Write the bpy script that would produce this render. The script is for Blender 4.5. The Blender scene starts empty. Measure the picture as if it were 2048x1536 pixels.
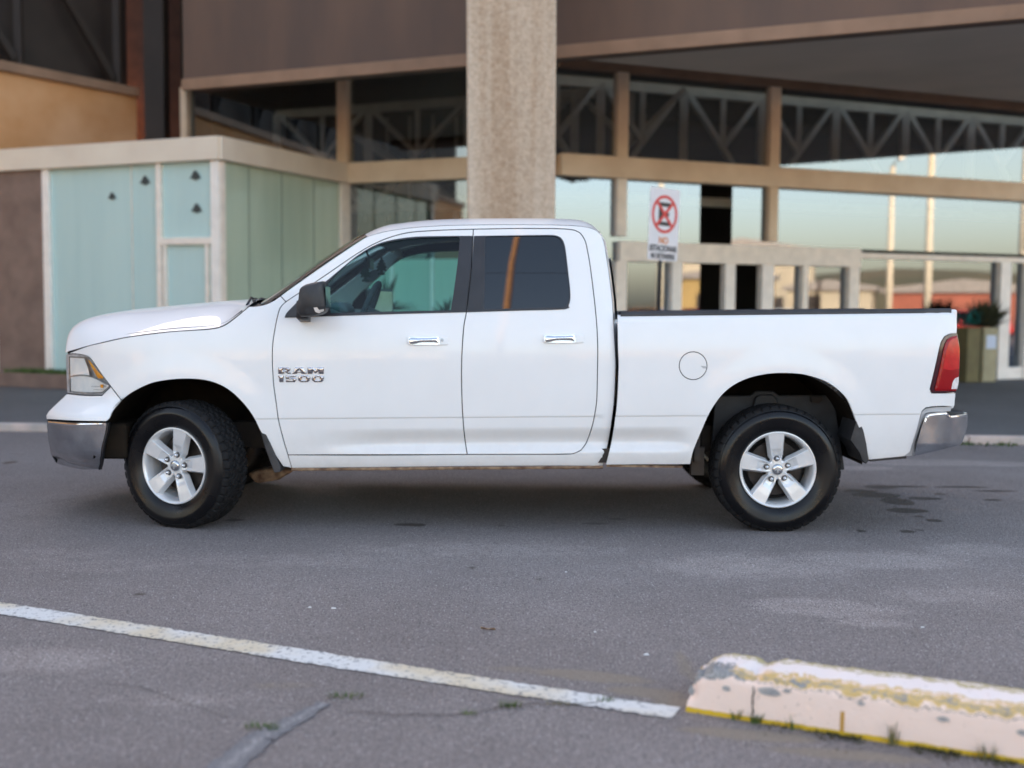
import bpy, bmesh, math, random
import numpy as np
from mathutils import Vector, Matrix, noise
from mathutils.geometry import tessellate_polygon
random.seed(7)
R = math.radians
SC = bpy.context.scene
COL = SC.collection

# ------------------------------------------------------------------ camera
F = 2250.0                      # focal length in pixels of the 2048 px wide photograph
CAM = Vector((0.0, -6.664, 1.337))
PITCH, ROLL = R(3.84), R(0.43)
cd = bpy.data.cameras.new("camera")
cam = bpy.data.objects.new("camera", cd); COL.objects.link(cam)
cd.sensor_width = 36.0; cd.lens = F / 2048 * 36.0
cd.clip_start = 0.05; cd.clip_end = 3000
RM = Matrix.Rotation(math.pi/2 - PITCH, 3, 'X') @ Matrix.Rotation(ROLL, 3, 'Z')
cam.matrix_world = Matrix.Translation(CAM) @ RM.to_4x4()
cd.dof.use_dof = True
cd.dof.focus_distance = 5.9
cd.dof.aperture_fstop = 0.0395 / 0.034
SC.camera = cam

# ------------------------------------------------------------------ light
SUN_AZ = Vector((-0.60, 0.80)).normalized(); SUN_EL = R(18)
w = bpy.data.worlds.new("World"); SC.world = w; w.use_nodes = True
nt = w.node_tree; bg = nt.nodes["Background"]
sky = nt.nodes.new("ShaderNodeTexSky"); sky.sky_type = 'NISHITA'; sky.sun_disc = False
sky.sun_elevation = SUN_EL; sky.sun_rotation = math.atan2(SUN_AZ.x, SUN_AZ.y)
sky.air_density = 1.0; sky.dust_density = 3.0; sky.ozone_density = 1.0; sky.altitude = 100
tint = nt.nodes.new("ShaderNodeMix"); tint.data_type = 'RGBA'; tint.blend_type = 'MULTIPLY'; tint.inputs[0].default_value = 1.0
tint.inputs[7].default_value = (1.19, 1.0, .875, 1)           # hazy afternoon air, a little warmer than the clear sky model
nt.links.new(sky.outputs[0], tint.inputs[6]); nt.links.new(tint.outputs[2], bg.inputs[0]); bg.inputs[1].default_value = 0.15
sl = bpy.data.lights.new("sun", 'SUN'); sl.energy = 4.0; sl.angle = R(0.5); sl.color = (1.0, 0.80, 0.58)
sun = bpy.data.objects.new("sun", sl); COL.objects.link(sun)
sdir = Vector((SUN_AZ.x*math.cos(SUN_EL), SUN_AZ.y*math.cos(SUN_EL), math.sin(SUN_EL)))
sun.rotation_euler = (-sdir).to_track_quat('-Z', 'Y').to_euler(); sun.location = (-20, 30, 30)
SC.view_settings.view_transform = 'Standard'; SC.view_settings.look = 'None'
SC.view_settings.exposure = 2.25; SC.view_settings.gamma = 1.0
SC.cycles.max_bounces = 10; SC.cycles.transparent_max_bounces = 16

# ------------------------------------------------------------------ picking points of the photo's outlines on real surfaces
def ray(px, py):
    return (RM @ Vector(((px-1024)/F, -(py-768)/F, -1.0)))
def at(px, py, Y):
    d = ray(px, py); return CAM + d*((Y-CAM.y)/d.y)
def atz(px, py, z=0.0):
    d = ray(px, py); return CAM + d*((z-CAM.z)/d.z)
RMI = RM.inverted()
def proj(p):
    q = RMI @ (Vector(p)-CAM); return (1024 - F*q.x/q.z, 768 + F*q.y/q.z)
def hit(px, py, S, y0=-0.45, y1=1.1):
    d = ray(px, py)
    def f(Y):
        p = CAM + d*((Y-CAM.y)/d.y); return Y - S(p.x, p.z), p
    n = 48; prev = y0; best = (9, None)
    for i in range(1, n+1):
        Y = y0 + (y1-y0)*i/n
        v, p = f(Y)
        if abs(v) < best[0]: best = (abs(v), p)
        if v >= 0:
            a, b = prev, Y
            for _ in range(24):
                m = (a+b)/2; v, p = f(m)
                if v >= 0: b = m
                else: a = m
            return p
        prev = Y
    return best[1]
def sm(a, b, t):
    if a == b: return 0.0 if t < a else 1.0
    t = max(0.0, min(1.0, (t-a)/(b-a))); return t*t*(3-2*t)
def lerpl(pts, x):              # piecewise linear lookup, pts sorted by first value
    if x <= pts[0][0]: return pts[0][1]
    for (a, va), (b, vb) in zip(pts, pts[1:]):
        if x <= b: return va + (vb-va)*(x-a)/(b-a)
    return pts[-1][1]

# ------------------------------------------------------------------ objects
def tag(o, label=None, cat=None, group=None, kind=None):
    if label: o["label"] = label
    if cat: o["category"] = cat
    if group: o["group"] = group
    if kind: o["kind"] = kind
    return o
def empty(name, loc=(0,0,0), rz=0.0, parent=None):
    o = bpy.data.objects.new(name, None); COL.objects.link(o)
    o.location = loc; o.rotation_euler = (0,0,rz); o.parent = parent; o.empty_display_size = .1
    return o
def link(name, me, mat, parent=None):
    o = bpy.data.objects.new(name, me); COL.objects.link(o)
    if mat is not None: me.materials.append(mat)
    o.parent = parent
    return o
def build(name, bm, mat, parent=None, smooth=False, bevel=0.0, segs=2, recalc=True):
    me = bpy.data.meshes.new(name)
    if recalc: bmesh.ops.recalc_face_normals(bm, faces=bm.faces[:])
    bm.to_mesh(me); bm.free()
    if smooth:
        for p in me.polygons: p.use_smooth = True
    o = link(name, me, mat, parent)
    if bevel:
        m = o.modifiers.new("bevel", 'BEVEL'); m.width = bevel; m.segments = segs; m.limit_method = 'ANGLE'; m.angle_limit = R(35)
        for p in me.polygons: p.use_smooth = True
        m2 = o.modifiers.new("wn", 'WEIGHTED_NORMAL')
    return o
def NB(): return bmesh.new()
def quad(bm, a, b, c, d):
    return bm.faces.new([bm.verts.new(p) for p in (a, b, c, d)])
def box(bm, x0, x1, y0, y1, z0, z1, M=None):
    v = [Vector((x, y, z)) for z in (z0, z1) for y in (y0, y1) for x in (x0, x1)]
    if M is not None: v = [M @ p for p in v]
    v = [bm.verts.new(p) for p in v]
    for f in ((0,2,3,1),(4,5,7,6),(0,1,5,4),(2,6,7,3),(0,4,6,2),(1,3,7,5)): bm.faces.new([v[i] for i in f])
def bar(bm, a, b, wd, hd, up=(0,0,1)):
    a = Vector(a); b = Vector(b); d = (b-a); L = d.length; d.normalize()
    up = Vector(up); s = d.cross(up)
    if s.length < 1e-4: s = d.cross(Vector((1,0,0)))
    s.normalize(); u = s.cross(d)
    M = Matrix((( d.x, s.x, u.x, a.x),(d.y, s.y, u.y, a.y),(d.z, s.z, u.z, a.z),(0,0,0,1)))
    box(bm, 0, L, -wd/2, wd/2, -hd/2, hd/2, M)
def tube(bm, pts, r, n=10, cap=True):
    pts = [Vector(p) for p in pts]; rings = []
    rr = r if isinstance(r, (list, tuple)) else [r]*len(pts)
    for i, p in enumerate(pts):
        d = (pts[min(i+1, len(pts)-1)] - pts[max(i-1, 0)]).normalized()
        a = d.cross(Vector((0,0,1)) if abs(d.z) < .95 else Vector((1,0,0))).normalized(); b = d.cross(a)
        rings.append([bm.verts.new(p + (a*math.cos(t)+b*math.sin(t))*rr[i]) for t in [2*math.pi*k/n for k in range(n)]])
    for A, B in zip(rings, rings[1:]):
        for k in range(n): bm.faces.new((A[k], A[(k+1)%n], B[(k+1)%n], B[k]))
    if cap:
        bm.faces.new(rings[0][::-1]); bm.faces.new(rings[-1])
def lathe(bm, prof, n=64, axis='y', M=None, close=False):   # profile of (r, along)
    rings = []
    for r, a in prof:
        ring = []
        for k in range(n):
            t = 2*math.pi*k/n
            p = Vector((r*math.cos(t), a, r*math.sin(t))) if axis == 'y' else Vector((r*math.cos(t), r*math.sin(t), a))
            if M is not None: p = M @ p
            ring.append(bm.verts.new(p))
        rings.append(ring)
    for A, B in zip(rings, rings[1:]):
        for k in range(n): bm.faces.new((A[k], A[(k+1)%n], B[(k+1)%n], B[k]))
    if close:
        bm.faces.new(rings[0]); bm.faces.new(rings[-1][::-1])
def grid(bm, rows):
    V = [[bm.verts.new(p) for p in r] for r in rows]
    for A, B in zip(V, V[1:]):
        for i in range(len(A)-1): bm.faces.new((A[i], A[i+1], B[i+1], B[i]))
    return V
def prism(bm, poly, y0, y1):    # polygon in (x, z) pushed from y0 to y1
    a = [bm.verts.new((p[0], y0, p[1])) for p in poly]; b = [bm.verts.new((p[0], y1, p[1])) for p in poly]
    n = len(poly)
    bm.faces.new(a); bm.faces.new(b[::-1])
    for i in range(n): bm.faces.new((a[i], b[i], b[(i+1)%n], a[(i+1)%n]))

# ------------------------------------------------------------------ materials
MATS = {}
def node(nt, t, **kw):
    n = nt.nodes.new(t)
    for k, v in kw.items(): setattr(n, k, v)
    return n
def pmat(name, col, rough=.5, metal=0.0, coat=0.0, var=0.0, vscale=6.0, bump=0.0, bscale=60.0, spec=None, col2=None, detail=4.0, emis=None, rvar=0.0, scale3=None):
    m = bpy.data.materials.new(name); m.use_nodes = True; t = m.node_tree; b = t.nodes["Principled BSDF"]
    b.inputs["Base Color"].default_value = (*col, 1); b.inputs["Roughness"].default_value = rough
    b.inputs["Metallic"].default_value = metal; b.inputs["Coat Weight"].default_value = coat
    if coat: b.inputs["Coat Roughness"].default_value = .03
    if spec is not None: b.inputs["Specular IOR Level"].default_value = spec
    tc = node(t, "ShaderNodeTexCoord"); src = tc.outputs["Object"]
    if scale3:
        mp = node(t, "ShaderNodeMapping"); mp.inputs["Scale"].default_value = scale3
        t.links.new(src, mp.inputs[0]); src = mp.outputs[0]
    if var or col2:
        nz = node(t, "ShaderNodeTexNoise"); nz.inputs["Scale"].default_value = vscale; nz.inputs["Detail"].default_value = detail
        t.links.new(src, nz.inputs["Vector"])
        rp = node(t, "ShaderNodeValToRGB")
        c2 = col2 if col2 else tuple(c*(1-var) for c in col); c1 = col if col2 else tuple(min(1, c*(1+var)) for c in col)
        rp.color_ramp.elements[0].position = .32; rp.color_ramp.elements[1].position = .68
        rp.color_ramp.elements[0].color = (*c2, 1); rp.color_ramp.elements[1].color = (*c1, 1)
        t.links.new(nz.outputs[0], rp.inputs[0]); t.links.new(rp.outputs[0], b.inputs["Base Color"])
        if rvar:
            mr = node(t, "ShaderNodeMapRange"); mr.inputs["To Min"].default_value = rough-rvar; mr.inputs["To Max"].default_value = rough+rvar
            t.links.new(nz.outputs[0], mr.inputs[0]); t.links.new(mr.outputs[0], b.inputs["Roughness"])
    if bump:
        n2 = node(t, "ShaderNodeTexNoise"); n2.inputs["Scale"].default_value = bscale; n2.inputs["Detail"].default_value = 3
        t.links.new(src, n2.inputs["Vector"])
        bp = node(t, "ShaderNodeBump"); bp.inputs["Strength"].default_value = bump; bp.inputs["Distance"].default_value = .01
        t.links.new(n2.outputs[0], bp.inputs["Height"]); t.links.new(bp.outputs[0], b.inputs["Normal"])
    if emis:
        b.inputs["Emission Color"].default_value = (*emis[0], 1); b.inputs["Emission Strength"].default_value = emis[1]
    MATS[name] = m
    return m
def glassmat(name, tint, refl=.05, rough=.0, rtint=(1,1,1), fres=1.5):
    m = bpy.data.materials.new(name); m.use_nodes = True; t = m.node_tree
    for n in list(t.nodes): t.nodes.remove(n)
    o = node(t, "ShaderNodeOutputMaterial"); mx = node(t, "ShaderNodeMixShader")
    tr = node(t, "ShaderNodeBsdfTransparent"); tr.inputs[0].default_value = (*tint, 1)
    gl = node(t, "ShaderNodeBsdfGlossy"); gl.inputs["Roughness"].default_value = rough; gl.inputs["Color"].default_value = (*rtint, 1)
    fr = node(t, "ShaderNodeFresnel"); fr.inputs[0].default_value = fres
    ma = node(t, "ShaderNodeMath", operation='ADD', use_clamp=True); ma.inputs[1].default_value = refl
    t.links.new(fr.outputs[0], ma.inputs[0]); t.links.new(ma.outputs[0], mx.inputs[0])
    t.links.new(tr.outputs[0], mx.inputs[1]); t.links.new(gl.outputs[0], mx.inputs[2]); t.links.new(mx.outputs[0], o.inputs[0])
    return m
PAINT = pmat("white_paint", (.82,.82,.82), rough=.5, coat=.65, var=.02, vscale=3.0)
def dust(m):
    t = m.node_tree; b = t.nodes["Principled BSDF"]; L = t.links.new
    src = b.inputs["Base Color"].links[0].from_socket
    g = node(t, "ShaderNodeNewGeometry"); sp = node(t, "ShaderNodeSeparateXYZ"); L(g.outputs["Position"], sp.inputs[0])
    mr = node(t, "ShaderNodeMapRange"); mr.inputs["From Min"].default_value = .72; mr.inputs["From Max"].default_value = .38; L(sp.outputs[2], mr.inputs[0])
    nz = node(t, "ShaderNodeTexNoise"); nz.inputs["Scale"].default_value = 13; nz.inputs["Detail"].default_value = 7; nz.inputs["Roughness"].default_value = .7
    tc = node(t, "ShaderNodeTexCoord"); L(tc.outputs["Object"], nz.inputs[0])
    mu = node(t, "ShaderNodeMath", operation='MULTIPLY'); L(mr.outputs[0], mu.inputs[0]); L(nz.outputs[0], mu.inputs[1])
    m2 = node(t, "ShaderNodeMath", operation='MULTIPLY'); L(mu.outputs[0], m2.inputs[0]); m2.inputs[1].default_value = .42
    mx = node(t, "ShaderNodeMix", data_type='RGBA'); L(m2.outputs[0], mx.inputs[0]); L(src, mx.inputs[6]); mx.inputs[7].default_value = (.42,.37,.31,1); L(mx.outputs[2], b.inputs["Base Color"])
dust(PAINT)
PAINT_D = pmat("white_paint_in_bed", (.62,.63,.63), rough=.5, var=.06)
BLK = pmat("black_trim", (.018,.018,.022), rough=.38, var=.25, vscale=9, bump=.05, bscale=300)
BLKM = pmat("matt_black_plastic", (.03,.03,.033), rough=.5, var=.3, vscale=14, bump=.10, bscale=260)
GAPSHADE = pmat("painted_gap_shade", (.02,.02,.022), rough=.8)  # near-black stands in for shade in gaps, openings and behind spokes
LINER = pmat("wheel_liner_plastic", (.010,.009,.008), rough=.9, col2=(.022,.016,.011), vscale=7, spec=.1)
CHAS = pmat("dark_chassis", (.02,.017,.016), rough=.8, col2=(.05,.034,.022), vscale=8)
RUST = pmat("rusty_seam", (.30,.20,.12), rough=.85, col2=(.09,.045,.025), vscale=24)
CHROME = pmat("chrome", (.80,.81,.83), rough=.07, metal=1.0, var=.05, vscale=12)
LETTERC = pmat("letter_chrome", (.42,.42,.45), rough=.08, metal=1.0, var=.1, vscale=12)
CHROMED = pmat("dull_chrome", (.52,.54,.57), rough=.16, metal=1.0, var=.16, vscale=9, rvar=.08)
ALLOY = pmat("silver_alloy", (.74,.75,.76), rough=.32, metal=.35, var=.05, vscale=15)
ALLOYD = pmat("painted_pocket_shade", (.09,.085,.085), rough=.5, metal=.4)  # recess shade painted as a dark disc around each lug nut
DISC = pmat("brake_disc", (.040,.033,.030), rough=.55, metal=.5, var=.4, vscale=16)
RUBBER = None
PRIV = pmat("privacy_glass", (.006,.009,.013), rough=.015, spec=.6)
TGLASS = glassmat("teal_door_glass", (.56,.89,.92), refl=.0, fres=1.35)
WSG = glassmat("windscreen_glass", (.80,.90,.87), refl=.0)
CLEAR = glassmat("lamp_lens", (.98,.98,.98), refl=.03)
DASHM = pmat("grey_dash", (.17,.18,.19), rough=.7, var=.1)
HEADL = pmat("headliner", (.50,.50,.49), rough=.9)
SEATM = pmat("seat_cloth", (.05,.05,.055), rough=.9, var=.2, vscale=30)
REDL = pmat("red_lens", (.34,.004,.009), rough=.2, coat=.10, spec=.3, col2=(.27,.003,.007), vscale=5)
REDH = pmat("bright_red_reflector", (.50,.007,.013), rough=.2, coat=.1, var=.12, vscale=30)
WHL = pmat("ribbed_white_lens", (.78,.74,.74), rough=.2, coat=.4, var=.15, vscale=40)
AMB = pmat("amber_lens", (1.0,.42,.03), rough=.15, coat=.5, var=.25, vscale=40)
BOWL = pmat("lamp_reflector", (.93,.97,1.0), rough=.3, metal=.0, coat=.3, var=.06, vscale=20)
GREYH = pmat("lamp_housing", (.42,.43,.45), rough=.3, metal=.3, var=.3, vscale=25)
GREYT = pmat("grey_bumper_trim", (.50,.50,.51), rough=.35, coat=.3, var=.08)

def rubber():
    m = pmat("tyre_rubber", (.004,.004,.005), rough=.3, var=.25, vscale=11, spec=.36)
    t = m.node_tree; b = t.nodes["Principled BSDF"]
    nz = node(t, "ShaderNodeTexNoise"); nz.inputs["Scale"].default_value = 5.0; nz.inputs["Detail"].default_value = 5
    tc = node(t, "ShaderNodeTexCoord"); t.links.new(tc.outputs["Object"], nz.inputs["Vector"])
    mr = node(t, "ShaderNodeMapRange"); mr.inputs["From Min"].default_value = .35; mr.inputs["From Max"].default_value = .65
    mr.inputs["To Min"].default_value = .17; mr.inputs["To Max"].default_value = .42
    t.links.new(nz.outputs[0], mr.inputs[0]); t.links.new(mr.outputs[0], b.inputs["Roughness"])
    return m
RUBBER = rubber()
TREAD = pmat("tyre_tread_rubber", (.010,.010,.011), rough=.7, var=.35, vscale=30, spec=.2)
# ------------------------------------------------------------------ body side surface  y = S(x, z)
W = 2.0                                  # width of the truck; its centre plane is y = 1
RAKE = .0148
def zpx(py): return at(1024, py, 0).z
def circ3(a, b, c):
    (ax, ay), (bx, by), (cx, cy) = a, b, c
    d = 2*(ax*(by-cy)+bx*(cy-ay)+cx*(ay-by))
    ux = ((ax*ax+ay*ay)*(by-cy)+(bx*bx+by*by)*(cy-ay)+(cx*cx+cy*cy)*(ay-by))/d
    uy = ((ax*ax+ay*ay)*(cx-bx)+(bx*bx+by*by)*(ax-cx)+(cx*cx+cy*cy)*(bx-ax))/d
    return ux, uy, math.hypot(ax-ux, ay-uy)
def p2(px, py):
    p = at(px, py, 0); return (p.x, p.z)
ARCH_F = circ3(p2(256, 790), p2(376, 758), p2(506, 834))
ARCH_R = circ3(p2(1402, 865), p2(1560, 746.8), p2(1712, 843))
ZM, ZB = zpx(720), zpx(632)
KT = .25/(2*(ZB-ZM))
ZC, ZS0, ZS1, ZD = zpx(834), zpx(868), zpx(889), zpx(909)
XS0, XS1 = at(590,880,0).x, at(830,880,0).x
XR0, XR1 = at(1330,880,0).x, at(1400,880,0).x
def taper(x, xf, L, a):
    t = (xf+L-x)/L
    if t <= 0: return 0.0
    if t > 1: return a + a*2.2*(t-1)
    return a*t**2.2
XF = -2.745
XREAR = at(1914, 700, .1).x
def S0(x, z):
    zz = z - RAKE*x
    if zz > ZM:
        t = zz-ZM; tb = ZB-ZM
        y = KT*t*t if t < tb else KT*tb*tb + .25*(t-tb) + .10*(t-tb)**2
    else:
        y = .10*(ZM-zz)**2
    y += .0045*sm(ZC+.003, ZC-.006, zz)*sm(XF+.75, XF+.9, x)
    am = sm(XS0, XS1, x)*(1-sm(XR0, XR1, x))
    if am > 0 and zz < ZS0+.06:
        y += am*(.036*sm(ZS0+.04, ZS1+.004, zz) - .040*sm(ZS1+.006, ZD-.002, zz))
    if zz < ZD-.012: y += .9*(ZD-.012-zz)**1.5*.5
    for cx, cz, r in (ARCH_F, ARCH_R):
        d = math.hypot(x-cx, z-cz) - r
        if -.1 < d < .2: y -= .010*(1-sm(.015, .17, d))*sm(cz-.25, cz-.02, z)
    y += taper(x, XF, .75, .30)
    if x > XREAR-.28: y += .085*((x-XREAR+.28)/.28)**2.4
    return y

def smooth_poly(pts, thr=32, sub=4, closed=True):
    pts = [Vector(p) for p in pts]; n = len(pts); out = []
    def corner(i):
        if not closed and (i == 0 or i == n-1): return True
        a = pts[i]-pts[i-1]; b = pts[(i+1)%n]-pts[i]
        if a.length < 1e-6 or b.length < 1e-6: return True
        return math.degrees(a.angle(b)) > thr
    cr = [corner(i) for i in range(n)]
    for i in range(n if closed else n-1):
        p1, p2_ = pts[i], pts[(i+1)%n]
        p0 = pts[i-1] if not cr[i] else p1 - (p2_-p1)
        p3 = pts[(i+2)%n] if not cr[(i+1)%n] else p2_ + (p2_-p1)
        # centripetal-ish: limit tangents by segment length
        L = (p2_-p1).length
        t1 = (p2_-p0); t2 = (p3-p1)
        t1 = t1*(min(1.0, L/max(t1.length*.5, 1e-6)))*.5; t2 = t2*(min(1.0, L/max(t2.length*.5, 1e-6)))*.5
        k = sub if not (cr[i] and cr[(i+1)%n]) else 1
        for s in range(k):
            t = s/k; t2_, t3 = t*t, t*t*t
            out.append(p1*(2*t3-3*t2_+1) + t1*(t3-2*t2_+t) + p2_*(-2*t3+3*t2_) + t2*(t3-t2_))
    if not closed: out.append(pts[-1])
    return out
def area2(p): return sum(a[0]*b[1]-b[0]*a[1] for a, b in zip(p, p[1:]+p[:1]))/2
def inset_poly(p, d):
    if area2(p) < 0: p = p[::-1]
    n = len(p); out = []
    for i in range(n):
        a, b, c = Vector(p[i-1]), Vector(p[i]), Vector(p[(i+1)%n])
        e1 = (b-a); e2 = (c-b)
        if e1.length < 1e-7 or e2.length < 1e-7: out.append(b); continue
        n1 = Vector((-e1.y, e1.x)).normalized(); n2 = Vector((-e2.y, e2.x)).normalized()
        m = n1+n2
        if m.length < .2: m = n1
        m.normalize(); k = d/max(.5, m.dot(n1))
        out.append(b + m*k)
    return out
def seg_dist(px, pz, poly):
    best = 9.0; n = len(poly)
    for i in range(n):
        ax, az = poly[i-1][0], poly[i-1][1]; bx, bz = poly[i][0], poly[i][1]
        dx, dz = bx-ax, bz-az; L = dx*dx+dz*dz
        t = 0 if L < 1e-12 else max(0, min(1, ((px-ax)*dx+(pz-az)*dz)/L))
        d = (px-ax-t*dx)**2 + (pz-az-t*dz)**2
        if d < best: best = d
    return math.sqrt(best)
def panel(name, outline, mat, parent, S=S0, holes=(), step=.055, inset=.003, flange=.016, off=0.0, pillow=None, zcuts=(), mirror=True, sub=4, thr=32, hinset=None, label=None):
    """sheet metal / glass piece following the body surface, its outline taken from the photo and set back for the shut gap"""
    def to_xz(o):
        q = [hit(p.x, p.y, S) for p in smooth_poly(o, thr, sub)]
        return [Vector((p.x, p.z)) for p in q]
    out = inset_poly(to_xz(outline), inset)
    hs = [inset_poly(to_xz(h), -(inset if hinset is None else hinset)) for h in holes]
    loops = [[Vector((p.x, p.y, 0)) for p in l] for l in [out]+hs]
    flat = [p for l in loops for p in l]
    bm = NB(); vs = [bm.verts.new((p.x, 0, p.y)) for p in flat]
    for tri in tessellate_polygon(loops):
        try: bm.faces.new([vs[i] for i in tri])
        except ValueError: pass
    xs = [p.x for p in out]; zs = [p.y for p in out]
    cuts = [(Vector((x,0,0)), Vector((1,0,0))) for x in np.arange(min(xs)+step*.37, max(xs), step)]
    cuts += [(Vector((0,0,z)), Vector((0,0,1))) for z in np.arange(min(zs)+step*.41, max(zs), step)]
    rn = Vector((-RAKE, 0, 1)).normalized()
    cuts += [(Vector((0,0,z)), rn) for z in zcuts]
    for co, no in cuts:
        bmesh.ops.bisect_plane(bm, geom=bm.verts[:]+bm.edges[:]+bm.faces[:], dist=1e-5, plane_co=co, plane_no=no)
    if pillow:
        ph, pw = pillow; al = out + [] 
        polys = [out]+hs
        def SS(x, z):
            d = min(seg_dist(x, z, p) for p in polys); t = 1-min(d/pw, 1.0)
            return S(x, z) + off - ph*(math.sqrt(max(0, 1-t*t)) if t < 1 else 0)
    else:
        def SS(x, z): return S(x, z)+off
    bmesh.ops.recalc_face_normals(bm, faces=bm.faces[:])
    nor = {}
    e = .0025
    bm.verts.index_update()
    pos = [(v.co.x, v.co.z) for v in bm.verts]
    nv = len(pos)
    for v in bm.verts:
        x, z = v.co.x, v.co.z
        nor[v.index] = Vector(((SS(x+e,z)-SS(x-e,z))/(2*e), -1.0, (SS(x,z+e)-SS(x,z-e))/(2*e))).normalized()
    for v in bm.verts: v.co.y = SS(v.co.x, v.co.z)
    bm.normal_update()
    for f in bm.faces:
        if f.normal.y > 0: f.normal_flip()
    nf = len(bm.faces)
    if flange:
        bed = [ed for ed in bm.edges if len(ed.link_faces) == 1]; cp = {}
        for ed in bed:
            l = ed.link_loops[0]; a, b = l.vert, l.link_loop_next.vert
            for v in (a, b):
                if v not in cp: cp[v] = bm.verts.new((v.co.x, v.co.y+flange, v.co.z))
            bm.faces.new((b, a, cp[a], cp[b]))
    bm.normal_update(); bm.faces.index_update(); bm.verts.index_update()
    me = bpy.data.meshes.new(name); bm.to_mesh(me); bm.free()
    me.polygons.foreach_set("use_smooth", [True]*len(me.polygons))
    ln = []
    for p in me.polygons:
        for li in p.loop_indices:
            ln.append(nor[me.loops[li].vertex_index] if p.index < nf else p.normal.copy())
    me.normals_split_custom_set(ln)
    o = link(name, me, mat, parent)
    if label: o["label"] = label
    if mirror:
        co = np.empty(len(me.vertices)*3); me.vertices.foreach_get("co", co); co = co.reshape(-1,3); co[:,1] = W-co[:,1]
        faces = []; ln2 = []
        for p in me.polygons:
            li = list(p.loop_indices)[::-1]
            faces.append([me.loops[i].vertex_index for i in li]); ln2 += [Vector((ln[i].x, -ln[i].y, ln[i].z)) for i in li]
        m2 = bpy.data.meshes.new(name); m2.from_pydata(co.tolist(), [], faces)
        m2.polygons.foreach_set("use_smooth", [True]*len(m2.polygons)); m2.normals_split_custom_set(ln2)
        o2 = link(name, m2, mat, parent if mirror is True else mirror)
        return o, o2
    return o
def mirror_obj(o, parent=None):
    me = o.data.copy(); me.flip_normals() if False else None
    m = bpy.data.meshes.new(o.data.name)
    co = [(v.co.x, W-v.co.y, v.co.z) for v in me.vertices]
    fs = [list(p.vertices)[::-1] for p in me.polygons]
    m.from_pydata(co, [], fs); m.polygons.foreach_set("use_smooth", [p.use_smooth for p in me.polygons])
    for mt in o.data.materials: m.materials.append(mt)
    n = bpy.data.objects.new(o.name.split(".")[0], m); COL.objects.link(n); n.parent = parent if parent else o.parent
    for md in o.modifiers:
        k = n.modifiers.new(md.name, md.type)
        if md.type == 'BEVEL': k.width = md.width; k.segments = md.segments; k.limit_method = md.limit_method; k.angle_limit = md.angle_limit
    bpy.data.meshes.remove(me)
    return n

# ------------------------------------------------------------------ pickup truck
truck = tag(empty("pickup_truck", (0,1,0)), "white four door pickup truck parked side on in the empty lot", "pickup truck")
class _P: pass
TP = empty  # alias
# children are given in world coordinates: undo the empty's own offset once
truck.location = (0,0,0)

D_FRONT = [(571.8,603.6),(560.6,615.5),(555,632.8),(549.5,660),(545.5,687),(544.5,717),(547,766),(551.5,800),(557,840),(567,880),(576,910)]
D_MID = [(946.7,458.4),(943,531),(938,580),(933,623),(928,650),(924.6,692),(923,741.7),(924,800),(926.5,845),(930,880),(934.5,909)]
D_TOP = [(946.7,458.4),(910,459.3),(871,461),(821.7,464.5),(784.6,473),(747.5,488),(710,510),(660.8,543.7),(616,574),(571.8,603.6)]
R_TOP = [(1023.7,457),(1080,457),(1122.6,457.6),(1147,460),(1160,466),(1167.5,476),(1172,487),(1179.5,526),(1188,593),(1193,642.6),(1195.5,692),(1195,741.6),(1193.5,800),(1190,826),(1184.5,852),(1173,885),(1161.6,901),(1143,908)]
FRONT_DOOR = D_FRONT + D_MID[::-1] + D_TOP[1:-1]
REAR_DOOR = D_MID[::-1] + R_TOP
REAR_DOOR = [D_MID[-1]] + D_MID[-2::-1] + R_TOP
FGLASS = [(655,598),(654,568),(677,543.5),(716,512),(755,490.5),(794,481),(833,476.5),(880,474.5),(917,473.5),(920,478),(916,520),(909,575),(902,621),(780,623.5),(661,626.5)]
RGLASS = [(970.5,472.5),(1060,471.7),(1103,471.5),(1115,474),(1122.5,481),(1128.5,497),(1134.5,544),(1138.5,581),(1138.5,600),(1130,614.5),(1050,616.7),(968,618.5)]
FTRIM = [(568.5,636.5),(572,626),(593,604.5),(602,598),(640,568),(651.8,561.5),(677,540.5),(716,509),(755,487),(794,477),(833,472.3),(880,471.2),(923,470.7),(947,470.8),(943,531),(938,580),(933,625.5),(780,629.5),(634,634.2)]
RTRIM = [(947,470.8),(1103,469),(1118,472),(1126.5,480),(1131.5,496),(1137.3,543),(1141.3,581),(1141.3,600),(1138,612.5),(1141,615.5),(1128,619.8),(1050,622),(933,625.5),(938,580),(943,531)]
ZC_ = [ZC+.004, ZC+.001, ZC-.002, ZC-.005, ZC-.008]
ZLOW = [ZS0+.04, ZS0+.02, ZS0, ZS0-.02, ZS1+.01, ZS1+.002, ZS1-.006, ZS1-.02, ZD+.01, ZD, ZD-.01]
fd, fd2 = panel("front_door", FRONT_DOOR, PAINT, truck, holes=[FGLASS], zcuts=ZC_+ZLOW)
rd, rd2 = panel("rear_door", REAR_DOOR, PAINT, truck, holes=[RGLASS], zcuts=ZC_+ZLOW)
panel("window_trim", FTRIM, BLK, fd, holes=[FGLASS], off=-.003, flange=.012, mirror=fd2, hinset=-.001)
panel("window_trim", RTRIM, BLK, rd, holes=[RGLASS], off=-.003, flange=.012, mirror=rd2, hinset=-.001)
panel("window", FGLASS, TGLASS, fd, off=.006, flange=0, inset=-.006, mirror=fd2)
panel("window", RGLASS, PRIV, rd, off=.003, flange=0, inset=-.006, mirror=rd2)
panel("door_jamb", FRONT_DOOR, GAPSHADE, truck, holes=[FGLASS], off=.026, flange=.02, inset=-.022, hinset=.004, zcuts=ZLOW)  # jamb darkened to paint in the shade of the shut gap
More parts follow.
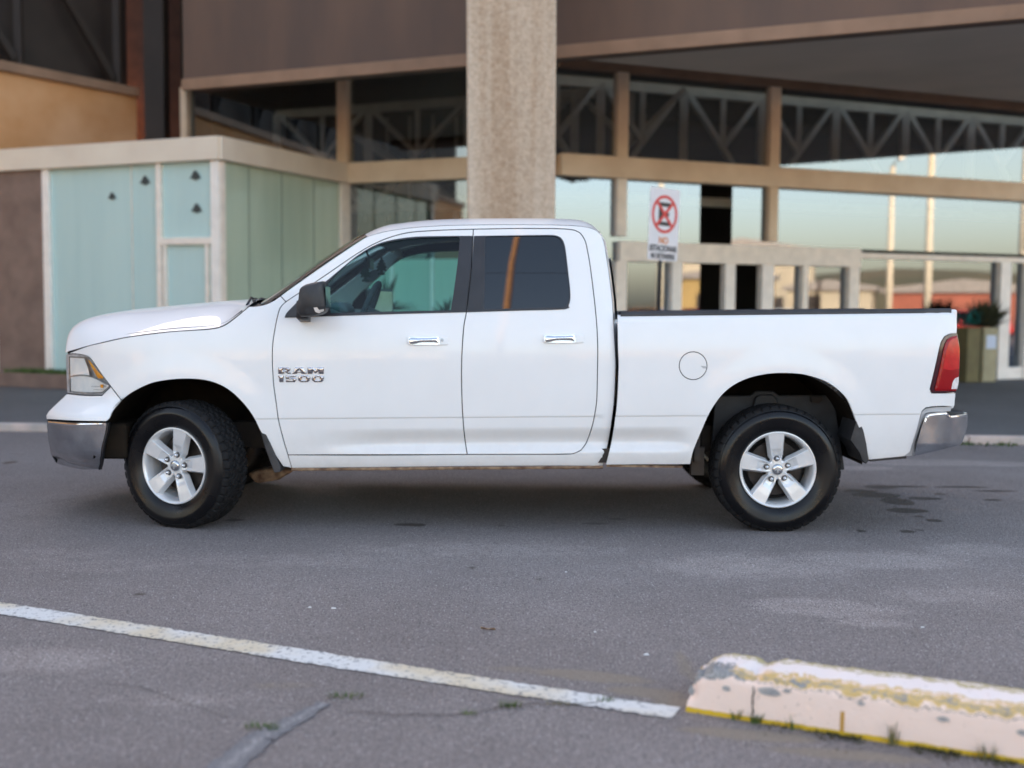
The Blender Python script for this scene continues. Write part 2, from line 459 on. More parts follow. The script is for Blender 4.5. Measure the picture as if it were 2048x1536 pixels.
panel("door_jamb", REAR_DOOR, GAPSHADE, truck, holes=[RGLASS], off=.029, flange=.02, inset=-.022, hinset=.004, zcuts=ZLOW)
# pillar covers on each side of the shut line are slightly glossier plates
panel("pillar_cover", [(926,474),(944.5,474),(941,531),(936,580),(931,620.5),(908,621),(914,575),(921,520)], BLK, fd, off=-.0055, flange=.004, mirror=fd2)
panel("pillar_cover", [(950,474),(966.5,474),(964,618),(936.5,620),(941,580),(946,531)], BLK, rd, off=-.0055, flange=.004, mirror=rd2)

def door_handle(cx, cy, door, lock):
    # bezel 86 x 19 px around (cx, cy)
    o = [(cx-43,cy-6),(cx-40,cy-9),(cx,cy-10.5),(cx+36,cy-10),(cx+42,cy-6),(cx+43,cy+4),(cx+39,cy+9),(cx,cy+10.5),(cx-38,cy+9.5),(cx-43,cy+5)]
    bz = panel("handle_bezel", o, PAINT, door, inset=0, flange=.008, pillow=(.006,.010), step=.012, mirror=False, sub=3, thr=50)
    rec = [(cx-39,cy-4.5),(cx-36,cy-7.5),(cx+22,cy-7),(cx+24,cy+6),(cx+18,cy+8),(cx-34,cy+7.5),(cx-39,cy+4)]
    panel("handle_recess", rec, CHROMED, door, inset=0, flange=0, off=-.0075, step=.02, mirror=False, sub=2)
    b = [(cx-38,cy-4),(cx-34,cy-7),(cx-20,cy-5.8),(cx,cy-6),(cx+15,cy-7),(cx+22,cy-7.5),(cx+22,cy+5),(cx+14,cy+2.5),(cx-14,cy+2.5),(cx-26,cy+5.5),(cx-35,cy+6),(cx-38,cy+3)]
    panel("door_handle", b, CHROME, door, inset=0, flange=.024, off=-.024, pillow=(.012,.018), step=.010, mirror=False, sub=2, thr=50)
    if lock:
        panel("key_lock", [(cx+28.5+3.2*math.cos(t), cy-1.5+3.2*math.sin(t)) for t in [k*math.pi/5 for k in range(10)]], GREYH, door, inset=0, off=-.010, flange=.004, step=.05, mirror=False, sub=1)
door_handle(856, 681.5, fd, True)
door_handle(1127, 677.5, rd, False)

# badge letters on the front door
def zq(l): return [(520+x/12.8, 700+y/12.8) for x, y in l]
LET = [
 ([(470,440),(735,440),(785,470),(785,512),(745,545),(805,608),(715,608),(650,565),(622,565),(622,608),(470,608)], [[(600,485),(650,485),(665,505),(650,525),(600,525)]]),
 ([(910,440),(1110,440),(1205,608),(1075,608),(1055,577),(965,577),(945,608),(825,608)], [[(1010,488),(1045,548),(968,548)]]),
 ([(1220,440),(1380,440),(1425,500),(1470,440),(1635,440),(1635,608),(1500,608),(1500,535),(1425,604),(1350,535),(1350,608),(1220,608)], []),
 ([(465,650),(605,650),(605,818),(500,818),(490,700),(465,682)], []),
 ([(660,650),(925,650),(925,690),(770,690),(770,706),(880,706),(938,735),(938,785),(890,818),(665,818),(665,776),(835,776),(835,745),(660,745)], []),
 ([(1050,640),(1220,640),(1285,690),(1285,770),(1220,820),(1050,820),(980,770),(980,690)], [[(1090,688),(1170,688),(1187,720),(1175,772),(1085,772),(1070,720)]]),
 ([(1403,640),(1573,640),(1638,690),(1638,770),(1573,820),(1403,820),(1333,770),(1333,690)], [[(1443,688),(1523,688),(1540,720),(1528,772),(1438,772),(1423,720)]]),
]
for o, h in LET:
    panel("badge_letter", zq(o), LETTERC, fd, holes=[zq(q) for q in h], inset=.0, hinset=0, off=-.004, flange=.004, pillow=(.006,.012), step=.007, mirror=False, sub=1)

# cab side: A pillar, roof rail, rear pillar and rocker in one stamping
CAB_REAR = [(1207,480),(1212.5,510),(1218.5,550),(1224.5,600),(1227,640),(1230,694),(1231.5,732),(1228,808),(1218.5,877),(1210,915),(1206,931)]
def xe_of(z, L=[]):
    if not L:
        for px, py in CAB_REAR:
            p = at(px, py, .05); L.append((p.z, p.x))
        L.sort()
    return lerpl(L, z)
def S_cab(x, z):
    t = 1-(xe_of(z)-x)/.10
    return S0(x, z) + (.034*min(t, 1.3)**2.2 if t > 0 else 0)
ROOF_E = [(734,473.5),(760,465.5),(780,461),(830,454.5),(900,450.5),(1000,449),(1110,449.5),(1160,452),(1185,457),(1198,465)]
CABSIDE = [(561,592),(574,582),(600,563.5),(648.5,529.5),(690,501.5),(716,484.5)] + ROOF_E + CAB_REAR + \
          [(900,933),(583.7,936.5),(576,910),(760,910.5),(934.5,909),(1040,908.8)] + R_TOP[::-1] + [(946.7,458.4)] + D_TOP[1:]
panel("cab_side", CABSIDE, PAINT, truck, S=S_cab, zcuts=ZLOW+[ZD-.02, ZD-.03], flange=.02, inset=.0028)

# front fender
HS = [(131,709),(150,701.5),(176,692),(208,684.5),(257,674),(341,663.5),(411.5,659),(432.6,656.3),(446,652),(457,646),(482,626.5),(498,612.7)]
ARCH_FL = [(243.5,800.8),(256.8,790),(278,777.5),(306,765.8),(341,759.8),(376,758),(411.5,761),(439.6,769.8),(464,785),(488.8,809.6),(506.4,834),(520.5,862)]
HL_TOP = [(131,709),(146,707.6),(165,709.5),(178,714),(185,722),(203,748),(221.7,772.6)]
FENDER = HL_TOP + ARCH_FL + [(532.8,880),(548,906),(566,933),(583.7,936.5)] + D_FRONT[::-1] + [(561,592),(546,602),(530,609),(512,612.5)] + HS[::-1][:-1]
panel("fender", FENDER, PAINT, truck, zcuts=ZC_, step=.04)

# headlight
HLO = [(131,709),(146,707.6),(165,709.5),(178,714),(185,722),(203,748),(221.7,772.6),(213,781),(204,790),(170,790),(133.5,786.5)]
hl, hl2 = panel("headlight", HLO, GREYH, truck, off=.036, flange=.01, inset=.002, step=.03)
panel("lamp_bezel", HLO, GREYH, hl, holes=[[(137.5,713),(177,714.8),(184,722.5),(220.5,772.5),(204.5,786),(170,786.3),(139.5,783.5)]], off=.004, flange=.012, inset=.0025, hinset=0, mirror=hl2)
panel("high_beam_bowl", [(138.5,715),(167,717),(174,734),(178,751),(158,749.5),(139.5,752)], BOWL, hl, off=.010, flange=0, inset=0, mirror=hl2, pillow=(-.010,.03), step=.01)
panel("low_beam_bowl", [(140,754.5),(160,752),(185,756),(217,772),(204,784),(170,785),(141,782)], BOWL, hl, off=.009, flange=0, inset=0, mirror=hl2, pillow=(-.008,.03), step=.01)
panel("turn_signal", [(175.5,720),(178.5,721),(193,740),(206,754),(205.5,757.5),(196,757),(187,742)], AMB, hl, off=.003, flange=.004, inset=0, mirror=hl2, pillow=(.004,.008), step=.01)
panel("side_marker", [(200,769),(206,769),(206,776),(201,776)], AMB, hl, off=.002, flange=.004, inset=0, mirror=hl2, sub=1)
for k in range(6):
    yy = 762+k*3.4
    if k in (3, 5): panel("lens_rib", [(176+k*2,yy),(214-abs(k-2)*1.5,yy+.3),(213-abs(k-2)*1.5,yy+1.2),(176+k*2,yy+.9)], GREYH, hl, off=.0045, flange=0, inset=0, mirror=False, sub=1)
panel("headlight_lens", [(138,713),(146,711.5),(165,713),(177,717),(183.5,724),(202,751),(219.5,772.6),(204,786),(170,786.5),(138,783)], CLEAR, hl, off=-.002, flange=0, inset=0, mirror=hl2)

# added backing strip under the bonnet edge, gap shade put into its dark colour
panel("bonnet_gap_backing", [(x-1 if i else x+1, y+7) for i, (x, y) in enumerate(HS[:-1])] + [(x, y-7) for x, y in HS[:-1][::-1]], GAPSHADE, truck, off=.03, flange=0, inset=0, thr=60)
# upper bumper cover (white) and chrome bumper below it
UB_F = sorted([(at(1024,py,.3).z, at(px,py,.3).x) for px, py in ((134,787),(118,802),(95,826),(93,840))])
def S_ub(x, z):
    xf = lerpl(UB_F, z)
    k = sm(UB_F[-1][0], UB_F[0][0], z)
    return S0(x, z)*(1-k) + k*(.012 + taper(x, xf, .55, .30)) if k < 1 else .012 + taper(x, xf, .55, .30)
UBUMP = [(133.5,787.5),(170,791),(204,791),(221.7,773.5),(243,801.5),(234,812),(225,823.6),(219,837),(213,843),(150,842),(93.4,838.7),(92.3,831),(97,823),(118,802.5)]
panel("bumper_cover", UBUMP, PAINT, truck, S=S_ub, step=.04)
CB_F = sorted([(at(1024,py,.3).z, at(px,py,.3).x) for px, py in ((94,840),(94.4,860),(97,880),(104,911),(113,927),(130,936))])
def S_cb(x, z):
    xf = lerpl(CB_F, z)
    return .018 + taper(x, xf, .50, .30) + .05*sm(at(1024,905,0).z, at(1024,942,0).z, z)**2
CBUMP = [(94,841.5),(150,845),(214.6,845),(211,866),(204,894),(200.6,925.5),(197,939),(165.4,939.6),(130,933),(112.7,927),(104,911.5),(97,880),(94.4,856)]
cbp, cbp2 = panel("chrome_bumper", CBUMP, CHROMED, truck, S=S_cb, step=.04, flange=.03)
panel("bumper_lip", [(96,842),(150,846),(213,846),(211,850),(150,852),(97,847)], CHROME, cbp, S=S_cb, off=-.006, pillow=(.006,.008), flange=.006, inset=0, mirror=cbp2, step=.015)
panel("bumper_edge_strip", [(214.6,846),(217,846),(213.5,866),(206.5,894),(203.5,925),(200,940),(196.5,939.5),(200.6,925.5),(204,894),(211,866)], BLK, cbp, S=S_cb, off=.004, flange=.03, inset=0, mirror=cbp2)
# front of the bumper, grille and nose between the two corners
def spanfront(name, mat, pxs, S, bulge, parent=truck, n=14, push=0.0):
    rows = []
    for px, py in pxs:
        p = hit(px, py, S)
        rows.append([(p.x - push - bulge*math.sin(math.pi*k/n)**.8, p.y + (W-2*p.y)*k/n, p.z) for k in range(n+1)])
    bm = NB(); grid(bm, rows); return build(name, bm, mat, parent, smooth=True)
spanfront("bumper_front", CHROMED, [(94,841.5),(94.4,856),(97,880),(104,911.5),(113,927)], S_cb, .10, cbp)
spanfront("bumper_cover_front", PAINT, [(133.5,787.5),(118,802.5),(97,823),(92.6,831),(93.4,838.7)], S_ub, .09)
gr = spanfront("grille", BLKM, [(131.5,709),(132.5,745),(133.5,787)], S0, .07, push=-.01)
bm = NB()
for k in range(15):
    y = .50+k*1.0/14; box(bm, XF-.06, XF-.03, y-.006, y+.006, zpx(780), zpx(716))
box(bm, XF-.10, XF-.04, .96, 1.04, zpx(784), zpx(712)); box(bm, XF-.07, XF-.03, .55, 1.45, zpx(752), zpx(743))
build("grille_bars", bm, CHROME, gr, bevel=.004)

# hood: loft from the shut line over the crown to the other side
SIL = [(120,690),(129,684),(134,672),(142,662),(155,654.5),(175,644.5),(200,634.5),(240,625),(300,616.5),(400,607),(450,602.5),(500,599),(560,598)]
bm = NB(); rows = []
HSt = [(131,709),(131.5,706),(135,704),(142,702),(155,698.5),(176,692),(208,684.5),(235,678),(257,674),(300,667.5),(341,663.5),(380,660.8),(411.5,659),(432.6,656.3),(446,652),(457,646),(482,626.5),(498,612.7)]
fz = [.25,.62,.82,.92,.97,.99,1,1,1,1,1,1,1,1,1,1,1,1]
NW = 12
for i, (px, py) in enumerate(HSt):
    e_ = hit(px, py+ -1.0, S0); t = i/(len(HSt)-1)
    xc = e_.x - (.13*(1-t)+.05*t)
    cpx = proj((xc, 1.0, 1.2))[0]; zc = at(cpx, lerpl(SIL, cpx), 1.0).z
    zc = e_.z + (zc-e_.z)*fz[i]
    row = []
    for k in range(2*NW+1):
        u = k/NW; uu = u if u <= 1 else 2-u
        uu = uu**1.25
        y = e_.y + (1-e_.y)*uu; y = y if u <= 1 else W-y
        g = 1-(1-uu)**(2.6+4.5*(1-sm(0,.5,t)))
        ridge = .003*math.exp(-((uu-.42)/.10)**2)*sm(.12,.35,t)
        x = e_.x + (xc-e_.x)*(1-(1-uu)**2)
        row.append((x, y, e_.z + (zc-e_.z)*g + ridge))
    rows.append(row)
grid(bm, rows)
hood = build("hood", bm, PAINT, truck, smooth=True)
if hood.data.polygons[len(hood.data.polygons)//2].normal.z < 0: hood.data.flip_normals()
hood.modifiers.new("sub", 'SUBSURF').levels = 2; hood.modifiers["sub"].render_levels = 2
# cowl between hood and windscreen, wipers
bm = NB(); rows = []
for px, py in ((498,613.5),(512,612.6),(530,609.5),(546,602.5)):
    p = hit(px, py, S0); rows.append([(p.x - .16*math.sin(math.pi*k/12)**.7, p.y+(W-2*p.y)*k/12, p.z - .02 + .045*math.sin(math.pi*k/12)**.6) for k in range(13)])
grid(bm, rows); build("cowl", bm, BLKM, truck, smooth=True)

# windscreen
WSL = [(534,607.5),(552,595.5),(574,579.5),(600,560.5),(648,526),(690,498.5),(716,481.5),(735,471)]
def wsrows(v0, v1, n, dx=0.0):
    rows = []
    for i, (px, py) in enumerate(WSL):
        p = hit(px, py, S0); t = i/(len(WSL)-1); b = .20*(1-t)+.10*t
        rows.append([(p.x - b*(4*v*(1-v))**.85 + dx, p.y + (W-2*p.y)*v, p.z + .05*t*(4*v*(1-v))) for v in [v0+(v1-v0)*k/n for k in range(n+1)]])
    return rows
bm = NB(); grid(bm, wsrows(.05, .95, 20)); wsh = build("windscreen", bm, WSG, truck, smooth=True)
for v0, v1 in ((0,.05),(.95,1)):
    bm = NB(); grid(bm, wsrows(v0, v1, 3)); build("windscreen_border", bm, BLK, wsh, smooth=True)
for y0, y1 in ((.25, .78), (.85, 1.45)):
    wr = wsrows(0,1,20); a = Vector(wr[0][int(y0*10)]); b_ = Vector(wr[0][int(y1*10)])
    bm = NB()
    def wpt(t):
        i = int((y0+(y1-y0)*t)*10); return Vector(wr[0][i]) + Vector((-.03, 0, .012+.02*t))
    tube(bm, [wpt(t/5) for t in range(6)], .010, 6)
    tube(bm, [wpt(.02)+Vector((-.05,0,-.02)), wpt(.3)+Vector((-.015,0,.02)), wpt(.5)+Vector((0,0,.008))], .008, 6)
    build("wiper", bm, BLK, truck, smooth=True)

# roof and back of the cab
bm = NB(); rows = []
RE = smooth_poly(ROOF_E, 60, 3, closed=False)
for i, p_ in enumerate(RE):
    p = hit(p_.x, p_.y, S_cab); t = i/(len(RE)-1)
    hgt = .060*sm(-.15,.22,t)*(1-.75*sm(.80,1.0,t))+.012
    row = []
    for k in range(25):
        u = k/24; uu = 1-abs(2*u-1)
        row.append((p.x - .10*(1-(1-uu)**2)*(1-sm(0,.3,t)) + .05*(1-(1-uu)**2)*sm(.8,1,t), p.y+(W-2*p.y)*(u if True else 0), p.z + hgt*(1-(1-min(1,uu*1.0))**4)))
    rows.append(row)
V = grid(bm, rows)
roof = build("roof", bm, PAINT, truck, smooth=True)
if sum(p.normal.z for p in roof.data.polygons) < 0: roof.data.flip_normals()
bm = NB()
grid(bm, [[(x_, y_ , z_-.045) for x_, y_, z_ in r_[2:-2]] for r_ in rows[1:-1]]); build("headliner", bm, HEADL, truck, smooth=True)
bm = NB(); rows = []
for px, py in [(1198,465)]+CAB_REAR[:8]:
    p = hit(px, py, S_cab)
    rows.append([(p.x + .045*math.sin(math.pi*k/16)**.5, p.y+(W-2*p.y)*k/16, p.z) for k in range(17)])
grid(bm, rows); cb = build("cab_back", bm, PAINT, truck, smooth=True)
bm = NB(); rows = []
for px, py in CAB_REAR[1:5]:
    p = hit(px, py, S_cab); rows.append([(p.x+.052, p.y+.30+(W-2*p.y-.6)*k/8, p.z) for k in range(9)])
grid(bm, rows); build("back_window", bm, PRIV, cb, smooth=True)

# bed side
BED_FRONT = [(1234.2,629),(1235.2,694),(1236.6,732),(1233.2,808),(1223.6,877),(1215,915),(1211,930)]
ARCH_RL = [(1381,929),(1386.6,903.7),(1402,865.6),(1421,823.7),(1443.7,791),(1466.6,771.5),(1497,757),(1535,748.5),(1573,746.8),(1611,750.3),(1649,762.5),(1676,780),(1695,801),(1712,843)]
TL_CUT = [(1914,665.7),(1900,668),(1889,673),(1881.6,686.6),(1871,733),(1860.2,778),(1863,786),(1911.5,785.6)]
RB_CUT = [(1909,812.5),(1870,813),(1851,816),(1843.6,823.7),(1836,854),(1820.7,903.7),(1809,913)]
ZTOP = lambda x: at(1570, 625.5, 0).z + (x-at(1570,625.5,0).x)*.0185
def S_bed(x, z):
    d = ZTOP(x) - z
    return S0(x, z) + (.035*(1-max(0,d)/.045)**2 if d < .045 else 0)
BED = BED_FRONT[::-1] + [(1570,625.5),(1895,621),(1904,622.5),(1910,630),(1914,645)] + TL_CUT + RB_CUT + [(1770,917),(1737,920),(1732,895)] + [(1722,866)] + ARCH_RL[::-1]
FC = (1386.3,731.5)
fring = lambda r: [(FC[0]+r*math.cos(t), FC[1]+r*math.sin(t)) for t in [k*math.pi/10 for k in range(20)]]
bs, bs2 = panel("bed_side", BED, PAINT, truck, S=S_bed, holes=[fring(28)], zcuts=ZC_+ZLOW, step=.045, hinset=.002, flange=.02)
fdr = panel("fuel_door", fring(27.6), PAINT, bs, S=S_bed, inset=.002, hinset=0, flange=.012, mirror=False, sub=2)
panel("fuel_door_recess", fring(31), GAPSHADE, bs, S=S_bed, inset=0, off=.014, flange=0, mirror=False, sub=1)
panel("finger_notch", [(1401,731.5),(1412,732.5),(1412.5,737),(1406,736.5)], GREYT, fdr, S=S_bed, inset=0, off=-.0015, flange=0, mirror=False, sub=1)
bm = NB(); rows = []
for px in np.linspace(1241, 1902, 24):
    py = 628.3 + (621.2-628.3)*(px-1238)/(1902-1238)
    p = hit(px, py+3.2, S_bed); zt = p.z + .024
    rows.append([(p.x, p.y-.006, p.z-.004), (p.x, p.y-.008, zt-.008), (p.x, p.y+.004, zt), (p.x, p.y+.10, zt), (p.x, p.y+.108, zt-.03)])
grid(bm, rows)
br = build("bed_rail_cap", bm, BLKM, truck, smooth=True); mirror_obj(br)
# shut line darkness between cab and bed: front wall of the bed set behind the gap
zb0, zb1 = zpx(905), zpx(640)
xb0, xb1 = at(1243,700,.05).x, at(1905,700,.1).x-.02
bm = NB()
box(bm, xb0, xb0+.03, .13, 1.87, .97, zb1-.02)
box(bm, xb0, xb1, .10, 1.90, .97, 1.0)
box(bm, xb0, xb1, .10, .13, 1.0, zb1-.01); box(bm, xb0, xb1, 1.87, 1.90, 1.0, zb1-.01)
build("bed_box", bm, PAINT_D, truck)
bm = NB(); box(bm, XREAR-.05, XREAR+.01, .13, 1.87, zpx(815), zpx(622)+.03)
tg = build("tailgate", bm, PAINT, truck, bevel=.015)
bm = NB(); box(bm, XREAR+.01, XREAR+.025, .85, 1.15, zpx(690), zpx(665)); build("tailgate_handle", bm, BLK, tg, bevel=.006)

# tail light
TLO = [(1914,665.7),(1900,668),(1889,673),(1881.6,686.6),(1871,733),(1860.2,778),(1863,785),(1911.5,785),(1917.5,752),(1919.5,700)]
tl, tl2 = panel("taillight", TLO, pmat("dark_red_lamp_rim",(.05,.004,.010),rough=.12,coat=.5), truck, S=S_bed, off=-.004, flange=.03, inset=.001, step=.03)
panel("red_lens", [(1913.5,671),(1903,673.5),(1894,679),(1888,692),(1879,735),(1868.5,778),(1870,781.5),(1911.5,781.5),(1916.5,752),(1918.3,700)], REDL, tl, S=S_bed, off=-.008, flange=.005, inset=0, mirror=tl2, pillow=(.010,.02), step=.012)
panel("brake_reflector", [(1911,676),(1904,677),(1897,683),(1891,700),(1883,737),(1900,740),(1915,737),(1916.5,700)], REDH, tl, S=S_bed, off=-.0185, flange=.003, inset=0, mirror=tl2, step=.02)
panel("reverse_lens", [(1915,753.5),(1908,756),(1903,764),(1900.5,777.5),(1912,777.5),(1914.5,765)], WHL, tl, S=S_bed, off=-.020, flange=.003, inset=0, mirror=tl2, step=.02)

# rear bumper
XB = at(1935.5, 840, .14).x
def S_rb(x, z):
    t = (x-(XB-.34))/.34
    return -.002 + (.16*t**2.3 if t > 0 else 0) + .03*sm(at(1024,880,0).z, at(1024,915,0).z, z)
RBUMP = [(1827.6,912.5),(1837,877),(1847,842),(1851,832.5),(1858,827.5),(1876,825.3),(1893,824),(1900.6,831),(1918,829),(1934.5,825.5),(1935.5,838),(1932.7,861),(1924,885.4),(1919,890)]
rb, rb2 = panel("rear_bumper", RBUMP, CHROMED, truck, S=S_rb, step=.03, flange=.05, inset=0)
panel("bumper_lip", [(1849,843),(1852,834),(1859,829),(1893,825.5),(1900,832.5),(1934,828),(1934.5,832),(1899,836.5),(1892,829.5),(1860,833),(1855,837),(1852,845)], CHROME, rb, S=S_rb, off=-.005, flange=.006, inset=0, pillow=(.005,.007), mirror=rb2, step=.012)
panel("bumper_gap_trim", [(1812,912.5),(1823,903),(1838,854),(1845.5,825),(1853,818),(1872,815),(1906,814),(1903,823),(1874,824),(1856,826),(1849,831),(1845,842),(1835,877),(1826,912)], GREYT, truck, S=S_bed, off=.018, flange=.02, inset=0)
bm = NB(); z_ = zpx(821)
p = at(1903,819,.05); q = at(1933,819,.2)
box(bm, XREAR-.03, XB-.02, .14, 1.86, z_-.03, z_+.006); build("bumper_step", bm, BLKM, rb, bevel=.012)
bm = NB(); box(bm, XB-.05, XB-.005, .17, 1.83, zpx(888), z_-.02); build("bumper_rear_face", bm, CHROMED, rb, bevel=.02)

# lower seams, mud flaps
bm = NB()
pa, pb = at(583,938,.03), at(1206,933.5,.03)
rows = []
for k in range(60):
    t = k/59; p = pa.lerp(pb, t); j = .003*noise.noise((k*.7, 0, 0))
    rows.append([(p.x, .028, p.z+.006), (p.x, .022, p.z-.002), (p.x, .024, p.z-.011+j), (p.x, .10, p.z-.013+j)])
grid(bm, rows); build("rocker_seam", bm, RUST, truck, smooth=True)
bm = NB()
pa, pb = at(1740,920.5,.05), at(1812,914.5,.06)
bar(bm, (pa.x,.06,pa.z), (pb.x,.07,pb.z), .03, .014); build("bed_edge_strip", bm, BLK, truck)
bm = NB(); pa = at(1214,932,.04); pb = at(1365,934,.04)
bar(bm, (pa.x,.07,pa.z), (pb.x,.07,pb.z), .05, .012); build("bed_seam", bm, RUST, truck)
for o in ([(1712,842),(1723,846),(1728,866),(1733,890),(1737,922),(1731,928),(1723,920),(1718,905),(1700,880)],
          [(520.5,862),(533,868),(547,900),(561,934),(561,944),(549,946),(541,925),(530,895)]):
    q = [at(x, y, .02) for x, y in o]
    bm = NB(); prism(bm, [(p.x, p.z) for p in q], .012, .30)
    m_ = build("mud_flap", bm, BLKM, truck, bevel=.006); mirror_obj(m_)

# wheel liners (dark wells)
def liner(A, Y0=.040, Y1=.80, a0=-6, a1=190):
    cx, cz, r = A; r = r+.012; bm = NB(); n = 40; rows = []
    for k in range(n+1):
        t = R(a0+(a1-a0)*k/n); rows.append([(cx+r*math.cos(t), y, max(.42 if t > 1.5 else .40, cz+r*math.sin(t))) for y in (Y0, .2, .45, Y1)])
    grid(bm, rows)
    vs = [bm.verts.new(rows[k][3]) for k in range(n+1)]; bm.faces.new(vs)
    o = build("wheel_liner", bm, LINER, truck, smooth=False)
    return mirror_obj(o), o
liner(ARCH_F); liner(ARCH_R)
INP = pmat("grey_inner_panel", (.035,.037,.042), rough=.7, var=.3, vscale=6)
bm = NB(); q = [at(x,y,.42) for x,y in ((1430,792),(1502,791),(1512,782),(1548,782),(1558,791),(1668,790),(1690,940),(1420,940))]
prism(bm, [(p.x,p.z) for p in q], .42, .46); ipn = build("inner_panel", bm, INP, truck, bevel=.01)
bm = NB(); q = [at(x,y,.40) for x,y in ((1500,830),(1510,795),(1518,789),(1544,789),(1553,797),(1562,830))]
prism(bm, [(p.x,p.z) for p in q], .38, .42); build("bump_stop", bm, INP, ipn, bevel=.012)
bm = NB(); q = [at(x,y,.40) for x,y in ((1620,792),(1644,792),(1644,800),(1636,806),(1622,804))]
prism(bm, [(p.x,p.z) for p in q], .39, .42); build("bracket", bm, CHAS, ipn)
bm = NB(); pz = at(230,918,.2)
box(bm, at(203,900,.2).x, at(262,900,.2).x, .12, .5, at(225,915,.2).z, at(225,845,.2).z); s_ = build("splash_shield", bm, LINER, truck, bevel=.02); mirror_obj(s_)

# chassis
bm = NB()
xf_, xr_ = -2.45, 2.45
for y in (.52, 1.36): box(bm, xf_, xr_, y, y+.10, .43, .60)
for x in (-2.2,-1.2,-.4,.5,1.1,2.3): box(bm, x, x+.12, .5, 1.48, .44, .58)
build("chassis_frame", bm, CHAS, truck, bevel=.01)
bm = NB(); box(bm, at(600,930,.05).x, at(1225,930,.05).x, .06, 1.94, .415, .50); box(bm, at(1235,930,.05).x, at(1400,930,.05).x, .07, 1.93, .43, .6)
box(bm, at(1375,930,.3).x, at(1400,930,.3).x, .15, .22, .33, .5)
build("cab_floor", bm, CHAS, truck)
bm = NB(); tube(bm, [(-1.1,.75,.43),(.2,.75,.43),(1.0,.8,.43),(1.7,.75,.45)], .035, 10); tube(bm, [(.1,.75,.46),(.75,.75,.46)], .085, 14)
build("exhaust", bm, CHAS, truck, smooth=True)
for x in (ARCH_F[0], ARCH_R[0]):
    bm = NB(); tube(bm, [(x,.2,.366),(x,1.8,.366)], .045, 12); tube(bm, [(x,.85,.366),(x,1.0,.366),(x,1.15,.366)], [.10,.15,.10], 14); build("axle", bm, CHAS, truck, smooth=True)
bm = NB(); q = [at(x,y,.5) for x,y in ((497,945),(520,938),(560,932),(590,940),(560,958),(515,966))]
prism(bm, [(p.x,p.z) for p in q], .45, .6); build("control_arm", bm, RUST, truck, bevel=.02)

# wing mirrors
MO = [(601,600),(604,578),(616,568.5),(648.5,562.5),(652.5,580),(655.5,605),(651.5,624),(633,631.5),(605,633.5),(596.5,619)]
def mirror_unit(door):
    q = [at(x, y, -.20) for x, y in smooth_poly([Vector(p) for p in MO], 60, 3)]
    ctr = sum((Vector((p.x, p.z)) for p in q), Vector((0,0)))/len(q)
    bm = NB(); rows = []
    for y, s in ((-.085,.80),(-.10,.93),(-.14,1.0),(-.24,1.0),(-.285,.95),(-.30,.80)):
        rows.append([(ctr.x+(p.x-ctr.x)*s, y, ctr.y+(p.z-ctr.y)*s) for p in q])
    V = []
    for r_ in rows: V.append([bm.verts.new(p) for p in r_])
    n = len(q)
    for A, B in zip(V, V[1:]):
        for i in range(n): bm.faces.new((A[i], A[(i+1)%n], B[(i+1)%n], B[i]))
    bm.faces.new(V[0]); bm.faces.new(V[-1])
    a = at(597,622,-.1); b = at(610,628,.02)
    bar(bm, (a.x+.03,-.16,a.z+.01), (b.x,.05,b.z), .06, .10)
    mo = build("wing_mirror", bm, BLKM, door, smooth=True)
    # mirror glass on the rearward face
    xg = at(653.5,600,-.2).x+.001; zg0, zg1 = at(652,622,-.2).z, at(650,570,-.2).z
    bm = NB(); q2 = [(xg-.012+ (0.010 if zz > (zg0+zg1)/2 else .012), yy, zz) for yy, zz in ((-.275,zg0+.02),(-.105,zg0+.02),(-.105,zg1-.01),(-.275,zg1-.01))]
    quad(bm, *[Vector(p)+Vector((.006,0,0)) for p in q2]); mg = build("mirror_glass", bm, CHROME, mo)
    # broken lower opening with bare silver bracket
    o = [(609,616),(650,612.5),(650,622),(632,628.5),(612,627)]
    q3 = [at(x, y, -.302) for x, y in o]; bm = NB(); prism(bm, [(p.x, p.z) for p in q3], -.3025, -.29); op = build("lamp_opening", bm, GAPSHADE, mo)
    o = [(627,615.5),(634,614.5),(638,620),(648,618),(648,622),(638,626.5),(631,624)]
    q3 = [at(x, y, -.304) for x, y in o]; bm = NB(); prism(bm, [(p.x, p.z) for p in q3], -.3055, -.300); br_ = build("bare_bracket", bm, GREYH, mo)
    o = [(603,596),(617,569.5),(619,571),(607,597)]
    q3 = [at(x, y, -.302) for x, y in o]
    return mo, mg
mo, mg = mirror_unit(fd)
# far side mirror, turned towards the driver
def farq(px0, px1, py0, py1, Y0, Y1): return [at(px0,py1,Y0), at(px1,py1+1,Y1), at(px1,py0+2,Y1), at(px0,py0,Y0)]
q = farq(739,788,577,629,2.10,2.34); nb = Vector((-.10,.10,0)); bm = NB()
va = [bm.verts.new(p) for p in q]; vb = [bm.verts.new(p+nb) for p in q]
bm.faces.new(va); bm.faces.new(vb[::-1])
for i in range(4): bm.faces.new((va[i], vb[i], vb[(i+1)%4], va[(i+1)%4]))
bar(bm, (q[0].x-.10, 1.97, q[0].z+.05), (q[0].x, 2.2, q[0].z+.06), .06, .06)
mo2 = build("wing_mirror", bm, BLKM, fd2, bevel=.018)
q = farq(743.5,783.5,581.5,624,2.11,2.31); bm = NB(); bm.faces.new([bm.verts.new(p-nb*.06) for p in q]); build("mirror_glass", bm, LETTERC, mo2, recalc=False)
